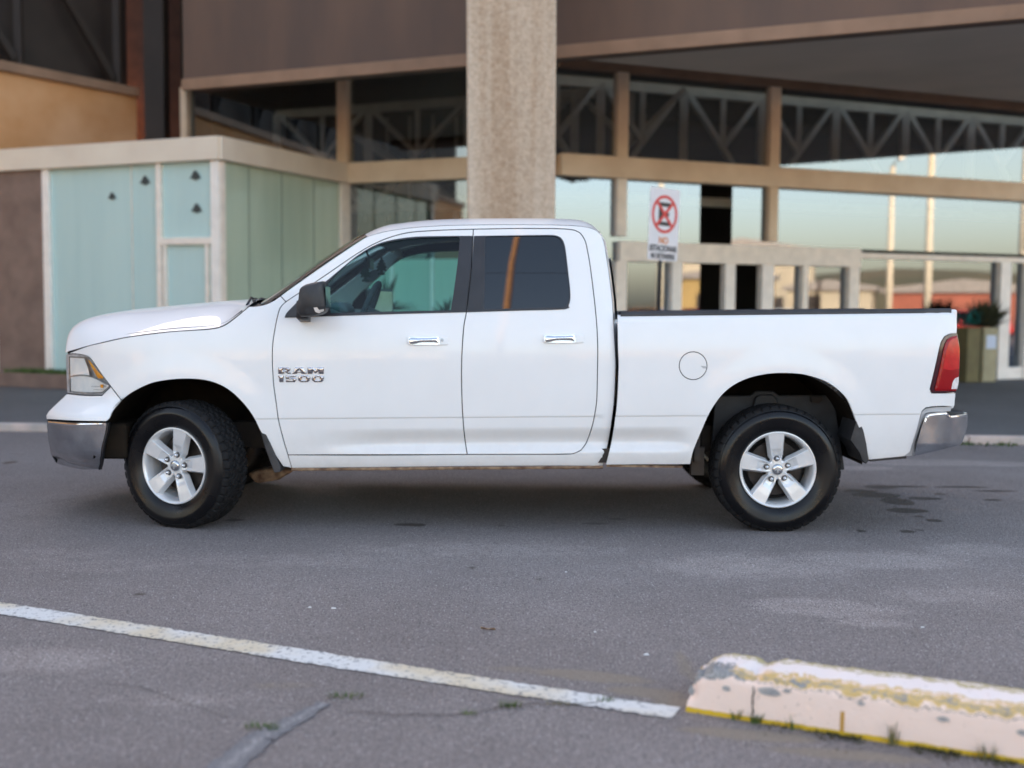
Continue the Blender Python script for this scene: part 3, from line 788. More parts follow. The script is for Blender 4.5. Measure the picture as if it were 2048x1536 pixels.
# light inner trim of the far windscreen pillar, with its dark speaker cover
bm = NB(); q = [at(x,y,1.72) for x,y in ((779,503),(797,513),(775,540),(748,563),(722,585),(706,604),(700,620),(655,620),(655,596),(700,562))]
prism(bm, [(p.x,p.z) for p in q], 1.715, 1.74); ptr = build("pillar_trim", bm, pmat("pale_pillar_trim",(.92,.92,.90),rough=.8,var=.05), truck, bevel=.006)
bm = NB(); q = [at(744+(19*math.cos(t)*.86-10*math.sin(t)*.5),552+(-19*math.cos(t)*.5-10*math.sin(t)*.86),1.71) for t in [k*math.pi/10 for k in range(20)]]
prism(bm, [(p.x,p.z) for p in q], 1.706, 1.717); build("speaker_cover", bm, DASHM, ptr)
# door sail behind the mirror arm
bm = NB(); q3 = [hit(x, y, S0) for x, y in ((570,634),(573,627),(594,605),(606,598),(606,633))]
bm.faces.new([bm.verts.new(Vector(p)+Vector((0,-.012,0))) for p in q3]); build("mirror_sail", bm, BLKM, fd)

# cabin
bm = NB()
xd0, xd1 = at(560,620,.3).x, at(703,620,.4).x
prism(bm, [(xd0,1.02),(xd0,1.245),(xd0+.25,1.315),(xd1-.12,1.325),(xd1,1.27),(xd1-.05,1.02)], .14, 1.86)
dash = build("dashboard", bm, DASHM, truck, bevel=.03)
bm = NB()
prism(bm, [(at(662,615,.5).x,1.30),(at(662,600,.5).x,1.37),(at(690,600,.5).x,1.37),(at(703,620,.5).x,1.30)], .42, .78); build("instrument_hood", bm, DASHM, dash, bevel=.03)
c_ = at(735,622,.52); bm = NB()
T = Matrix.Translation(c_) @ Matrix.Rotation(R(-68), 4, 'Y')
for k in range(40):
    pass
pts = [T @ Vector((.19*math.cos(t), .19*math.sin(t), 0)) for t in [2*math.pi*k/40 for k in range(41)]]
tube(bm, pts, .017, 10, cap=False)
for t in (0, math.pi*.75, math.pi*1.25): tube(bm, [T @ Vector((0,0,.02)), T @ Vector((.185*math.cos(t), .185*math.sin(t), 0))], .014, 8)
tube(bm, [T @ Vector((0,0,0)), T @ Vector((0,0,-.35))], .03, 10)
build("steering_wheel", bm, SEATM, truck, smooth=True)
xs_ = at(930,600,.5).x
for y in (.30, 1.18):
    bm = NB(); box(bm, xs_-.5, xs_+.02, y, y+.52, .80, .96); 
    M_ = Matrix.Translation((xs_, y+.26, .93)) @ Matrix.Rotation(R(12), 4, 'Y'); box(bm, -.02, .13, -.25, .25, 0, .52, M_); box(bm, 0, .10, -.14, .14, .54, .74, M_)
    build("seat", bm, SEATM, truck, bevel=.035, segs=3)
bm = NB(); pp = [Vector((hit(px,py,S0).x+.05, W-hit(px,py,S0).y-.075, hit(px,py,S0).z-.03)) for px,py in WSL]
for a,b_ in zip(pp, pp[1:]): bar(bm, a, b_+(b_-a)*.05, .05, .075)
build("pillar_trim", bm, HEADL, truck, bevel=.01)
bm = NB(); box(bm, xs_+.66, xs_+.78, .2, 1.8, .8, 1.45); box(bm, xs_+.25, xs_+.70, .2, 1.8, .75, .92); build("rear_bench", bm, SEATM, truck, bevel=.03)
p = at(739,526,1.0)
bm = NB(); box(bm, p.x-.012, p.x+.016, .88, 1.12, p.z-.04, p.z+.035); tube(bm, [(p.x,1,p.z+.03),(p.x-.03,1,p.z+.10)], .008, 6); build("rear_view_mirror", bm, BLK, truck, bevel=.006)
RVM = p
# air fresheners hang from the rear view mirror
FRM = pmat("dark_green_card", (.015,.045,.035), rough=.7, var=.3, vscale=40)
for k, (px, py, Y, lab) in enumerate(((731,545,.93,"dark tree shaped air freshener hanging lower, on the windscreen side"), (763,532,1.05,"dark tree shaped air freshener hanging higher, nearer the headliner"))):
    s = 1/338*(7.6/6.66); c = at(px, py, Y)
    tree = [(-2,-18),(2,-18),(2,-13),(6,-10),(4,-9),(9,-3),(6,-3),(11,3),(8,4),(10,10),(3,9),(3,14),(7,14),(7,18),(-7,18),(-7,14),(-3,14),(-3,9),(-10,10),(-8,4),(-11,3),(-6,-3),(-9,-3),(-4,-9),(-6,-10),(-2,-13)]
    bm = NB(); prism(bm, [(c.x + x*s, c.z - y*s) for x, y in tree], Y-.002, Y+.002)
    fo = empty("air_freshener", (0,0,0)); tag(fo, lab, "air freshener", "air fresheners hanging in the cab")
    build("card", bm, FRM, fo)
    bm = NB(); tube(bm, [(c.x, Y, c.z+17*s), (RVM.x, Y*.3+.7, RVM.z+.02)], .0015, 5); build("cord", bm, BLK, fo)

# ------------------------------------------------------------------ wheels
TR = .3875
def tread_mesh(bm):
    NT, NWd = 264, 26
    y0, y1 = .022, .250
    V = []
    for k in range(NT):
        t = 2*math.pi*k/NT; row = []
        for j in range(NWd+1):
            w_ = j/NWd; y = y0+(y1-y0)*w_; c = abs(2*w_-1)
            r = TR - .030*max(0, (c-.78)/.22)**2
            gr_ = 0
            zig = .035*(1 if (k//3) % 2 else -1)
            for cen in (.27, .5, .73):
                if abs(w_-cen-zig) < .028: gr_ = 1
            if c > .62 and (k % 6) in (0,): gr_ = 1
            if c <= .62 and ((k + int(w_*9)*2) % 6) == 0: gr_ = max(gr_, .8)
            if c > .93 and ((k//6) % 2): gr_ = max(gr_, .6)
            r -= .010*gr_
            row.append(bm.verts.new((r*math.cos(t), y, r*math.sin(t))))
        V.append(row)
    for k in range(NT):
        A, B = V[k], V[(k+1)%NT]
        for j in range(NWd): bm.faces.new((A[j], A[j+1], B[j+1], B[j]))
def make_wheel(spoke0):
    wb = NB()
    lathe(wb, [(.226,.045),(.233,.030),(.231,.024),(.226,.023),(.220,.026),(.214,.034),(.209,.050),(.203,.085),(.200,.20),(.215,.235)], 96)
    for s in range(5):
        a0 = R(spoke0 + 72*s); ca, sa = math.cos(a0), math.sin(a0)
        prof = [(.030,.024,.043,0),(.060,.030,.042,.002),(.080,.0335,.040,.012),(.105,.036,.037,.009),(.128,.038,.034,.001),(.170,.043,.030,0),(.205,.0475,.0275,0),(.222,.0495,.026,0)]
        rows = []
        for r, h, y, g in prof:
            side = .013 if r > .07 else .004
            row = []
            for wd, yy in ((-h-side, y+.040), (-h, y+.0015), (-h+.003, y), (-h*.55, y+g), (h*.55, y+g), (h-.003, y), (h, y+.0015), (h+side, y+.040)):
                row.append((r*ca - wd*sa, yy, r*sa + wd*ca))
            rows.append(row)
        grid(wb, rows)
    lathe(wb, [(.0005,.044),(.052,.044),(.060,.046),(.066,.075)], 40)
    wo_me = bpy.data.meshes.new("rim"); bmesh.ops.recalc_face_normals(wb, faces=wb.faces[:]); wb.to_mesh(wo_me); wb.free()
    return wo_me
def tyre_mesh(clampz=None):
    b1 = NB()
    prof = [(.222,.050),(.230,.034),(.236,.027),(.246,.018),(.262,.008),(.284,.001),(.306,-.001),(.314,-.003),(.325,-.001),(.336,.003),(.347,.009),(.354,.013),(.3575,.0225),(.362,.024)]
    lathe(b1, prof, 120); lathe(b1, [(.362,.248),(.348,.262),(.31,.270),(.28,.266),(.24,.25),(.22,.24)], 80)
    for f in b1.faces: f.smooth = True
    b2 = NB(); tread_mesh(b2)
    res = []
    for b in (b1, b2):
        bmesh.ops.recalc_face_normals(b, faces=b.faces[:]); me = bpy.data.meshes.new("tyre"); b.to_mesh(me); b.free()
        res.append(me)
    for p in res[0].polygons: p.use_smooth = True
    return res
SIDEW, TREADM = tyre_mesh()
RIM_R = make_wheel(94); RIM_F = make_wheel(77.5)
b = NB(); lathe(b, [(.0005,.115),(.165,.115),(.168,.12),(.168,.145),(.10,.15)], 48); lathe(b, [(.0005,.085),(.07,.085),(.078,.095),(.08,.13)], 30); DISCM = bpy.data.meshes.new("brake_disc"); bmesh.ops.recalc_face_normals(b, faces=b.faces[:]); b.to_mesh(DISCM); b.free()
b = NB(); lathe(b, [(.205,.18),(.0005,.19)], 40); BACKM = bpy.data.meshes.new("backing_plate"); b.to_mesh(BACKM); b.free()
b = NB(); lathe(b, [(.0005,.0285),(.018,.029),(.028,.031),(.033,.036),(.033,.046)], 32); CAPM = bpy.data.meshes.new("hub_cap"); bmesh.ops.recalc_face_normals(b, faces=b.faces[:]); b.to_mesh(CAPM); b.free()
for p in CAPM.polygons: p.use_smooth = True
b = NB(); lathe(b, [(.0005,.018),(.006,.0195),(.0095,.024),(.0105,.030),(.0105,.055)], 12); NUTM = bpy.data.meshes.new("lug_nut"); bmesh.ops.recalc_face_normals(b, faces=b.faces[:]); b.to_mesh(NUTM); b.free()
for p in NUTM.polygons: p.use_smooth = True
b = NB(); lathe(b, [(.0005,.0395),(.0165,.0395),(.018,.045)], 16); POCK = bpy.data.meshes.new("nut_shade_disc"); bmesh.ops.recalc_face_normals(b, faces=b.faces[:]); b.to_mesh(POCK); b.free()
# small horned head emblem on the hub cap
EMB = [(0,-18),(5,-12),(6,-4),(9,0),(14,-6),(17,-2),(16,6),(10,11),(4,12),(0,14),(-4,12),(-10,11),(-16,6),(-17,-2),(-14,-6),(-9,0),(-6,-4),(-5,-12)]
b = NB(); prism(b, [(x*.0012, y*.0012) for x, y in EMB], .0262, .031); EMBM = bpy.data.meshes.new("horned_emblem"); bmesh.ops.recalc_face_normals(b, faces=b.faces[:]); b.to_mesh(EMBM); b.free()
for me, m in ((SIDEW,RUBBER),(TREADM,TREAD),(RIM_R,ALLOY),(RIM_F,ALLOY),(DISCM,DISC),(BACKM,GAPSHADE),(CAPM,CHROMED),(NUTM,CHROME),(POCK,ALLOYD),(EMBM,GREYH)): me.materials.append(m)
def sub(name, me, parent, loc=(0,0,0)):
    o = bpy.data.objects.new(name, me); COL.objects.link(o); o.parent = parent; o.location = loc; return o
def wheel(x, y, z, rz, rim, spoke0, flip=False, full=True):
    wz = bpy.data.objects.new("wheel", SIDEW.copy()); COL.objects.link(wz); wz.parent = truck
    wz.location = (x, y, z); wz.rotation_euler = (0,0,rz + (math.pi if flip else 0))
    # the loaded tyre stands flat on the ground
    for v in wz.data.vertices:
        if v.co.z < -z: v.co.z = -z
    tm = TREADM.copy()
    for v in tm.vertices:
        if v.co.z < -z+.001: v.co.z = -z+.001
    sub("tread", tm, wz); sub("rim", rim, wz); sub("brake_disc", DISCM, wz); sub("backing_plate", BACKM, wz)
    sub("hub_cap", CAPM, wz); sub("emblem", EMBM, wz)
    for s in range(5):
        a = R(spoke0+72*s)
        sub("nut_shade_disc", POCK, wz, (.067*math.cos(a), 0, .067*math.sin(a))); sub("lug_nut", NUTM, wz, (.067*math.cos(a), 0, .067*math.sin(a)))
    return wz
zc_ = .378
pr = at(1558, 941, .045); pf = at(344, 932, .045)
wheel(pr.x, .045, zc_, 0, RIM_R, 94)
STEER = R(-22)
wheel(pf.x, .020, zc_, STEER, RIM_F, 77.5)
wheel(pr.x, W-.045, zc_, 0, RIM_R, 94, flip=True)
wheel(pf.x, W-.080, zc_, STEER, RIM_F, 77.5, flip=True)
print("checks", "rear contact z", at(1558,1064,.06).z, "front", at(353,1056,.06).z, "rear wheel z", pr.z, "front z", pf.z, "belt", ZB, "wheelbase", pr.x-pf.x, "arches", ARCH_F, ARCH_R, "XREAR", XREAR, XB)
# ------------------------------------------------------------------ ground
def asphalt(name, c_lo, c_hi, stains=True, speck=.5):
    m = bpy.data.materials.new(name); m.use_nodes = True; t = m.node_tree; b = t.nodes["Principled BSDF"]
    L = t.links.new; tc = node(t, "ShaderNodeTexCoord"); O = tc.outputs["Object"]
    def noi(scale, detail=4, rough=.6):
        n = node(t, "ShaderNodeTexNoise"); n.inputs["Scale"].default_value = scale; n.inputs["Detail"].default_value = detail
        n.inputs["Roughness"].default_value = rough; L(O, n.inputs["Vector"]); return n
    def mix(fac, a, b_, mode='MIX'):
        x = node(t, "ShaderNodeMix", data_type='RGBA', blend_type=mode)
        if isinstance(fac, float): x.inputs[0].default_value = fac
        else: L(fac, x.inputs[0])
        for i, v in ((6, a), (7, b_)):
            if isinstance(v, tuple): x.inputs[i].default_value = (*v, 1)
            else: L(v, x.inputs[i])
        return x.outputs[2]
    def ramp(src, p0, p1, c0=(0,0,0), c1=(1,1,1)):
        r = node(t, "ShaderNodeValToRGB"); e = r.color_ramp.elements
        e[0].position = p0; e[1].position = p1; e[0].color = (*c0,1); e[1].color = (*c1,1); L(src, r.inputs[0]); return r.outputs[0]
    big = noi(.55, 5, .62); mid = noi(7, 5, .65); fine = noi(150, 3, .75)
    base = mix(ramp(big.outputs[0], .36, .66), c_lo, c_hi)
    base = mix(ramp(mid.outputs[0], .3, .7), base, (.5,.5,.52), 'SOFT_LIGHT') if False else mix(.35, base, ramp(mid.outputs[0], .3, .7, c_lo, c_hi))
    base = mix(speck, base, ramp(fine.outputs[0], .33, .67, (.10,.10,.11), (.90,.90,.90)), 'OVERLAY')
    med = noi(48, 4, .75)
    base = mix(.55*speck, base, ramp(med.outputs[0], .36, .64, (.28,.28,.285), (.74,.74,.74)), 'OVERLAY')
    vo = node(t, "ShaderNodeTexVoronoi"); vo.inputs["Scale"].default_value = 62; L(O, vo.inputs["Vector"])
    sep = node(t, "ShaderNodeSeparateColor"); L(vo.outputs["Color"], sep.inputs[0])
    chip = node(t, "ShaderNodeMath", operation='LESS_THAN'); chip.inputs[1].default_value = .22; L(vo.outputs["Distance"], chip.inputs[0])
    rare = node(t, "ShaderNodeMath", operation='GREATER_THAN'); rare.inputs[1].default_value = .66; L(sep.outputs[0], rare.inputs[0])
    ch = node(t, "ShaderNodeMath", operation='MULTIPLY'); L(chip.outputs[0], ch.inputs[0]); L(rare.outputs[0], ch.inputs[1])
    base = mix(ch.outputs[0], base, (.46,.44,.43))
    dk = node(t, "ShaderNodeMath", operation='LESS_THAN'); dk.inputs[1].default_value = .34; L(sep.outputs[1], dk.inputs[0])
    dk2 = node(t, "ShaderNodeMath", operation='MULTIPLY'); L(chip.outputs[0], dk2.inputs[0]); L(dk.outputs[0], dk2.inputs[1])
    base = mix(dk2.outputs[0], base, (.035,.035,.04))
    rgh = None
    if stains:
        for nm, col, amt in (("pale", (.30,.285,.27), .5), ("dust", (.24,.20,.15), .7), ("wet", (.038,.028,.023), .80)):
            a = node(t, "ShaderNodeAttribute"); a.attribute_name = nm
            nz = noi(9 if nm != "wet" else 16, 5, .7); mm = node(t, "ShaderNodeMath", operation='ADD'); L(a.outputs["Fac"], mm.inputs[0])
            s_ = node(t, "ShaderNodeMath", operation='MULTIPLY'); s_.inputs[1].default_value = .9; L(nz.outputs[0], s_.inputs[0]); L(s_.outputs[0], mm.inputs[1])
            m3 = node(t, "ShaderNodeMath", operation='MULTIPLY_ADD'); L(fine.outputs[0], m3.inputs[0]); m3.inputs[1].default_value = .9 if nm != "wet" else .25; L(mm.outputs[0], m3.inputs[2])
            mm = node(t, "ShaderNodeMath", operation='SUBTRACT'); L(m3.outputs[0], mm.inputs[0]); mm.inputs[1].default_value = .45 if nm != "wet" else .125
            f = ramp(mm.outputs[0], .62 if nm != "wet" else .80, 1.25 if nm != "wet" else .98)
            x = node(t, "ShaderNodeMath", operation='MULTIPLY'); x.inputs[1].default_value = amt; L(f, x.inputs[0])
            if nm == "pale": col = mix(1.0, base, (1.75,1.74,1.70), 'MULTIPLY')
            base = mix(x.outputs[0], base, col)
            if nm == "wet": rgh = x.outputs[0]
    L(base, b.inputs["Base Color"])
    b.inputs["Roughness"].default_value = .82; b.inputs["Specular IOR Level"].default_value = .35
    if rgh is not None:
        mr = node(t, "ShaderNodeMapRange"); mr.inputs["To Min"].default_value = .82; mr.inputs["To Max"].default_value = .45; L(rgh, mr.inputs[0]); L(mr.outputs[0], b.inputs["Roughness"])
    bp = node(t, "ShaderNodeBump"); bp.inputs["Strength"].default_value = .55; bp.inputs["Distance"].default_value = .006
    ad = node(t, "ShaderNodeMath", operation='ADD'); L(fine.outputs[0], ad.inputs[0]); L(vo.outputs["Distance"], ad.inputs[1])
    L(ad.outputs[0], bp.inputs["Height"]); L(bp.outputs[0], b.inputs["Normal"])
    return m
ASPH = asphalt("old_asphalt", (.172,.149,.140), (.242,.215,.204), speck=1.0)
GX0, GX1, GY0, GY1, GD = -4.6, 4.6, -3.9, 4.0, .026
nx, ny = int((GX1-GX0)/GD), int((GY1-GY0)/GD)
xs = np.linspace(GX0, GX1, nx+1); ys = np.linspace(GY0, GY1, ny+1)
XX, YY = np.meshgrid(xs, ys)
verts = np.stack([XX.ravel(), YY.ravel(), np.zeros(XX.size)], 1)
ii = np.arange(XX.size).reshape(ny+1, nx+1)
fc = np.stack([ii[:-1,:-1].ravel(), ii[:-1,1:].ravel(), ii[1:,1:].ravel(), ii[1:,:-1].ravel()], 1)
n0 = len(verts); B = 600
ext = [(-B,-B),(GX0,-B),(GX1,-B),(B,-B),(-B,GY0),(B,GY0),(-B,GY1),(B,GY1),(-B,B),(GX0,B),(GX1,B),(B,B)]
allv = verts.tolist() + [(x,y,0) for x,y in ext]
c00, c10, c01, c11 = int(ii[0,0]), int(ii[0,-1]), int(ii[-1,0]), int(ii[-1,-1])
e = lambda k: n0+k
extra = [(e(0),e(1),c00,e(4)),(e(1),e(2),c10,c00),(e(2),e(3),e(5),c10),(e(4),c00,c01,e(6)),(c10,e(5),e(7),c11),(e(6),c01,e(9),e(8)),(c01,c11,e(10),e(9)),(c11,e(7),e(11),e(10))]
me = bpy.data.meshes.new("ground"); me.from_pydata(allv, [], fc.tolist()+extra)
def splat(name, items):
    A = np.zeros(len(allv), np.float32)
    for px, py, rx, ry, rot, amp in items:      # an oval patch of the photographed ground, in metres on the ground
        c = atz(px, py); ax = (atz(px+rx, py)-c).length; d = (atz(px, py-ry)-c); ay = d.length
        u = XX.ravel()-c.x; v = YY.ravel()-c.y; ca, sa = math.cos(R(rot)), math.sin(R(rot))
        q = ((u*ca+v*sa)/ax)**2 + ((-u*sa+v*ca)/ay)**2
        A[:n0] = np.maximum(A[:n0], amp*np.clip(1.25-q*.62, 0, 1))
    at_ = me.attributes.new(name, 'FLOAT', 'POINT'); at_.data.foreach_set("value", A)
splat("wet", [(a_, b_, c_*.85, d_*.85, e_, f_*.97) for a_, b_, c_, d_, e_, f_ in [(1752,990,50,5,0,1),(1795,1003,32,7,0,1),(1812,1021,40,5,0,1),(1720,982,40,3,0,.8),(1868,1041,17,3,0,1),(1838,1033,10,2,0,.9),(1722,1062,11,3,0,1),(1815,1063,17,3,0,1),(1840,1060,10,2,0,.8),
    (1760,974,34,4,0,.9),(1850,997,36,3,0,.9),(1800,973,60,2,0,.9),(1925,974,60,2,0,.85),(1990,982,50,2,0,.8),(1985,1000,20,2,0,.9),(1880,988,14,2,0,.8),
    (815,1049,30,3,0,1),(838,1050,14,3,0,1),(1003,1051,8,2,0,.9),(1190,1047,30,2,0,.8),(1235,1038,20,2,0,.8),(942,1136,9,2,0,1),(1079,1158,9,2,0,.9),(278,1189,11,3,0,1),(1850,1022,10,2,0,.8),(20,925,14,3,0,.8),(470,1040,24,3,0,.7)]])
splat("pale", [(1650,1215,130,16,-10,.62),(1740,1245,70,8,0,.6),(1480,1130,150,22,0,.5),(1850,925,130,5,0,.85),(2000,928,70,4,0,.9),(1720,936,60,4,0,.6),(1500,1135,220,18,0,.45),(1750,1120,180,16,0,.5),(60,1320,160,22,0,.5),(330,1400,150,14,0,.35),
    (950,1100,300,14,0,.3),(560,1120,240,14,0,.3),(200,1130,200,14,0,.28),(1900,1190,160,16,0,.35),(100,1110,120,12,0,.3),(1950,1100,90,12,0,.4)])
splat("dust", [(1180,1352,110,9,-14,.8),(1290,1385,70,9,-14,.8),(1350,1405,40,8,0,.8),(1500,1470,120,9,-12,.9),(1700,1510,130,9,-10,.8),(1040,1340,80,6,-10,.45),(560,1370,60,8,0,.35),(1370,1330,14,30,0,.5),(250,1560,120,20,0,.3)])
g = link("ground", me, ASPH); tag(g, kind="structure")

# ------------------------------------------------------------------ painted lines
def paint_mat(name, paint, paint2, thr, soft=.10, scale=22, edge=.10):
    m = bpy.data.materials.new(name); m.use_nodes = True; t = m.node_tree; b = t.nodes["Principled BSDF"]; L = t.links.new
    tc = node(t, "ShaderNodeTexCoord"); O = tc.outputs["Object"]
    n1 = node(t, "ShaderNodeTexNoise"); n1.inputs["Scale"].default_value = scale; n1.inputs["Detail"].default_value = 8; n1.inputs["Roughness"].default_value = .72; L(O, n1.inputs["Vector"])
    n2 = node(t, "ShaderNodeTexNoise"); n2.inputs["Scale"].default_value = 2.3; n2.inputs["Detail"].default_value = 3; L(O, n2.inputs["Vector"])
    n3 = node(t, "ShaderNodeTexNoise"); n3.inputs["Scale"].default_value = 170; L(O, n3.inputs["Vector"])
    r1 = node(t, "ShaderNodeValToRGB"); r1.color_ramp.elements[0].position = thr; r1.color_ramp.elements[1].position = thr+soft; ed = node(t, "ShaderNodeAttribute"); ed.attribute_name = "edge"
    mm = node(t, "ShaderNodeMath", operation='MULTIPLY_ADD'); L(ed.outputs["Fac"], mm.inputs[0]); mm.inputs[1].default_value = -edge; L(n1.outputs[0], mm.inputs[2]); L(mm.outputs[0], r1.inputs[0])
    r2 = node(t, "ShaderNodeValToRGB"); r2.color_ramp.elements[0].position = .42; r2.color_ramp.elements[1].position = .58
    r2.color_ramp.elements[0].color = (*paint,1); r2.color_ramp.elements[1].color = (*paint2,1); L(n2.outputs[0], r2.inputs[0])
    r3 = node(t, "ShaderNodeValToRGB"); r3.color_ramp.elements[0].color = (.10,.10,.11,1); r3.color_ramp.elements[1].color = (.20,.20,.21,1); r3.color_ramp.elements[0].position = .35; r3.color_ramp.elements[1].position = .65; L(n3.outputs[0], r3.inputs[0])
    mx = node(t, "ShaderNodeMix", data_type='RGBA'); L(r1.outputs[0], mx.inputs[0]); L(r3.outputs[0], mx.inputs[6]); L(r2.outputs[0], mx.inputs[7]); L(mx.outputs[2], b.inputs["Base Color"])
    b.inputs["Roughness"].default_value = .75
    bp = node(t, "ShaderNodeBump"); bp.inputs["Strength"].default_value = .4; bp.inputs["Distance"].default_value = .004; L(n3.outputs[0], bp.inputs["Height"]); L(bp.outputs[0], b.inputs["Normal"])
    return m
def strip(name, pts, mat, z, jit=.010, step=.015):
    """pts: (point, width) along a line; ragged edges"""
    bm = NB(); rows = []
    for (a, wa), (b_, wb_) in zip(pts, pts[1:]):
        L = (b_-a).length; n = max(2, int(L/step)); d = (b_-a).normalized(); s = Vector((-d.y, d.x, 0))
        for k in range(n+1):
            p = a.lerp(b_, k/n); ww = wa+(wb_-wa)*k/n
            j1 = jit*(noise.noise((p.x*30, p.y*30, 1))+.6*noise.noise((p.x*90, p.y*90, 5))); j2 = jit*(noise.noise((p.x*30, p.y*30, 9))+.6*noise.noise((p.x*90, p.y*90, 7)))
            up_ = Vector((0,0,z)); A, B_ = p + s*(ww/2+j1) + up_, p - s*(ww/2+j2) + up_
            rows.append([A.lerp(B_, q) for q in (0,.12,.3,.5,.7,.88,1)])
    n_ = len(rows); grid(bm, rows); o = build(name, bm, mat)
    a_ = o.data.attributes.new("edge", 'FLOAT', 'POINT'); a_.data.foreach_set("value", np.tile(np.array([1,.62,.2,0,.2,.62,1], np.float32), n_)); return o
LINEW = paint_mat("worn_white_line", (.66,.66,.64), (.62,.54,.40), .355, .09, 42, .06)
LINEF = paint_mat("faded_white_line", (.40,.39,.38), (.33,.32,.31), .43, .22, 75, .36)
la, lb, lc = atz(-300,1170), atz(700,1328), atz(1352,1428)
tag(strip("painted_line", [(la,.150),(lb,.135),(lc,.112)], LINEW, .004), "long worn white parking line running to the end of the concrete kerb", "painted line")
tag(strip("painted_line", [(atz(330,1640),.11),(atz(520,1478),.10),(atz(650,1408),.05)], LINEF, .004, .014), "short faded grey line meeting the worn white parking line at an angle", "painted line")

CRK = pmat("crack_dirt", (.022,.020,.016), rough=.95)
def crack(pxs, w0, lab):
    pts = []
    P = [atz(x, y) for x, y in pxs]
    for a, b_ in zip(P, P[1:]):
        n = max(2, int((b_-a).length/.03))
        for k in range(n): pts.append(a.lerp(b_, k/n))
    rows = []; bm = NB()
    for i, p in enumerate(pts):
        q = p + Vector((.012*noise.noise((p.x*14,p.y*14,3)), .022*noise.noise((p.x*11,p.y*11,8))+.008*noise.noise((p.x*50,p.y*50,2)), 0)); wv = w0*(.45+.9*abs(noise.noise((p.x*20,p.y*20,6))))*math.sin(math.pi*min(.97,max(.03,i/len(pts))))**.4
        rows.append([q+Vector((0,wv,.0065)), q+Vector((0,-wv,.0065))])
    grid(bm, rows); tag(build("asphalt_crack", bm, CRK), lab, "crack")
crack([(685,1424),(745,1428),(800,1432),(880,1433),(950,1428),(1015,1415),(1050,1412),(1110,1412),(1180,1411),(1215,1398),(1270,1405),(1340,1414)], .005, "thin dark crack with weeds meeting the end of the white line")
crack([(-20,1020),(60,1012),(130,1002),(200,990),(245,980)], .007, "thin mossy crack in the asphalt ahead of the front wheel")
crack([(200,1370),(290,1380),(340,1398),(380,1412),(460,1440)], .003, "hairline crack in the bare asphalt left of the faded line")

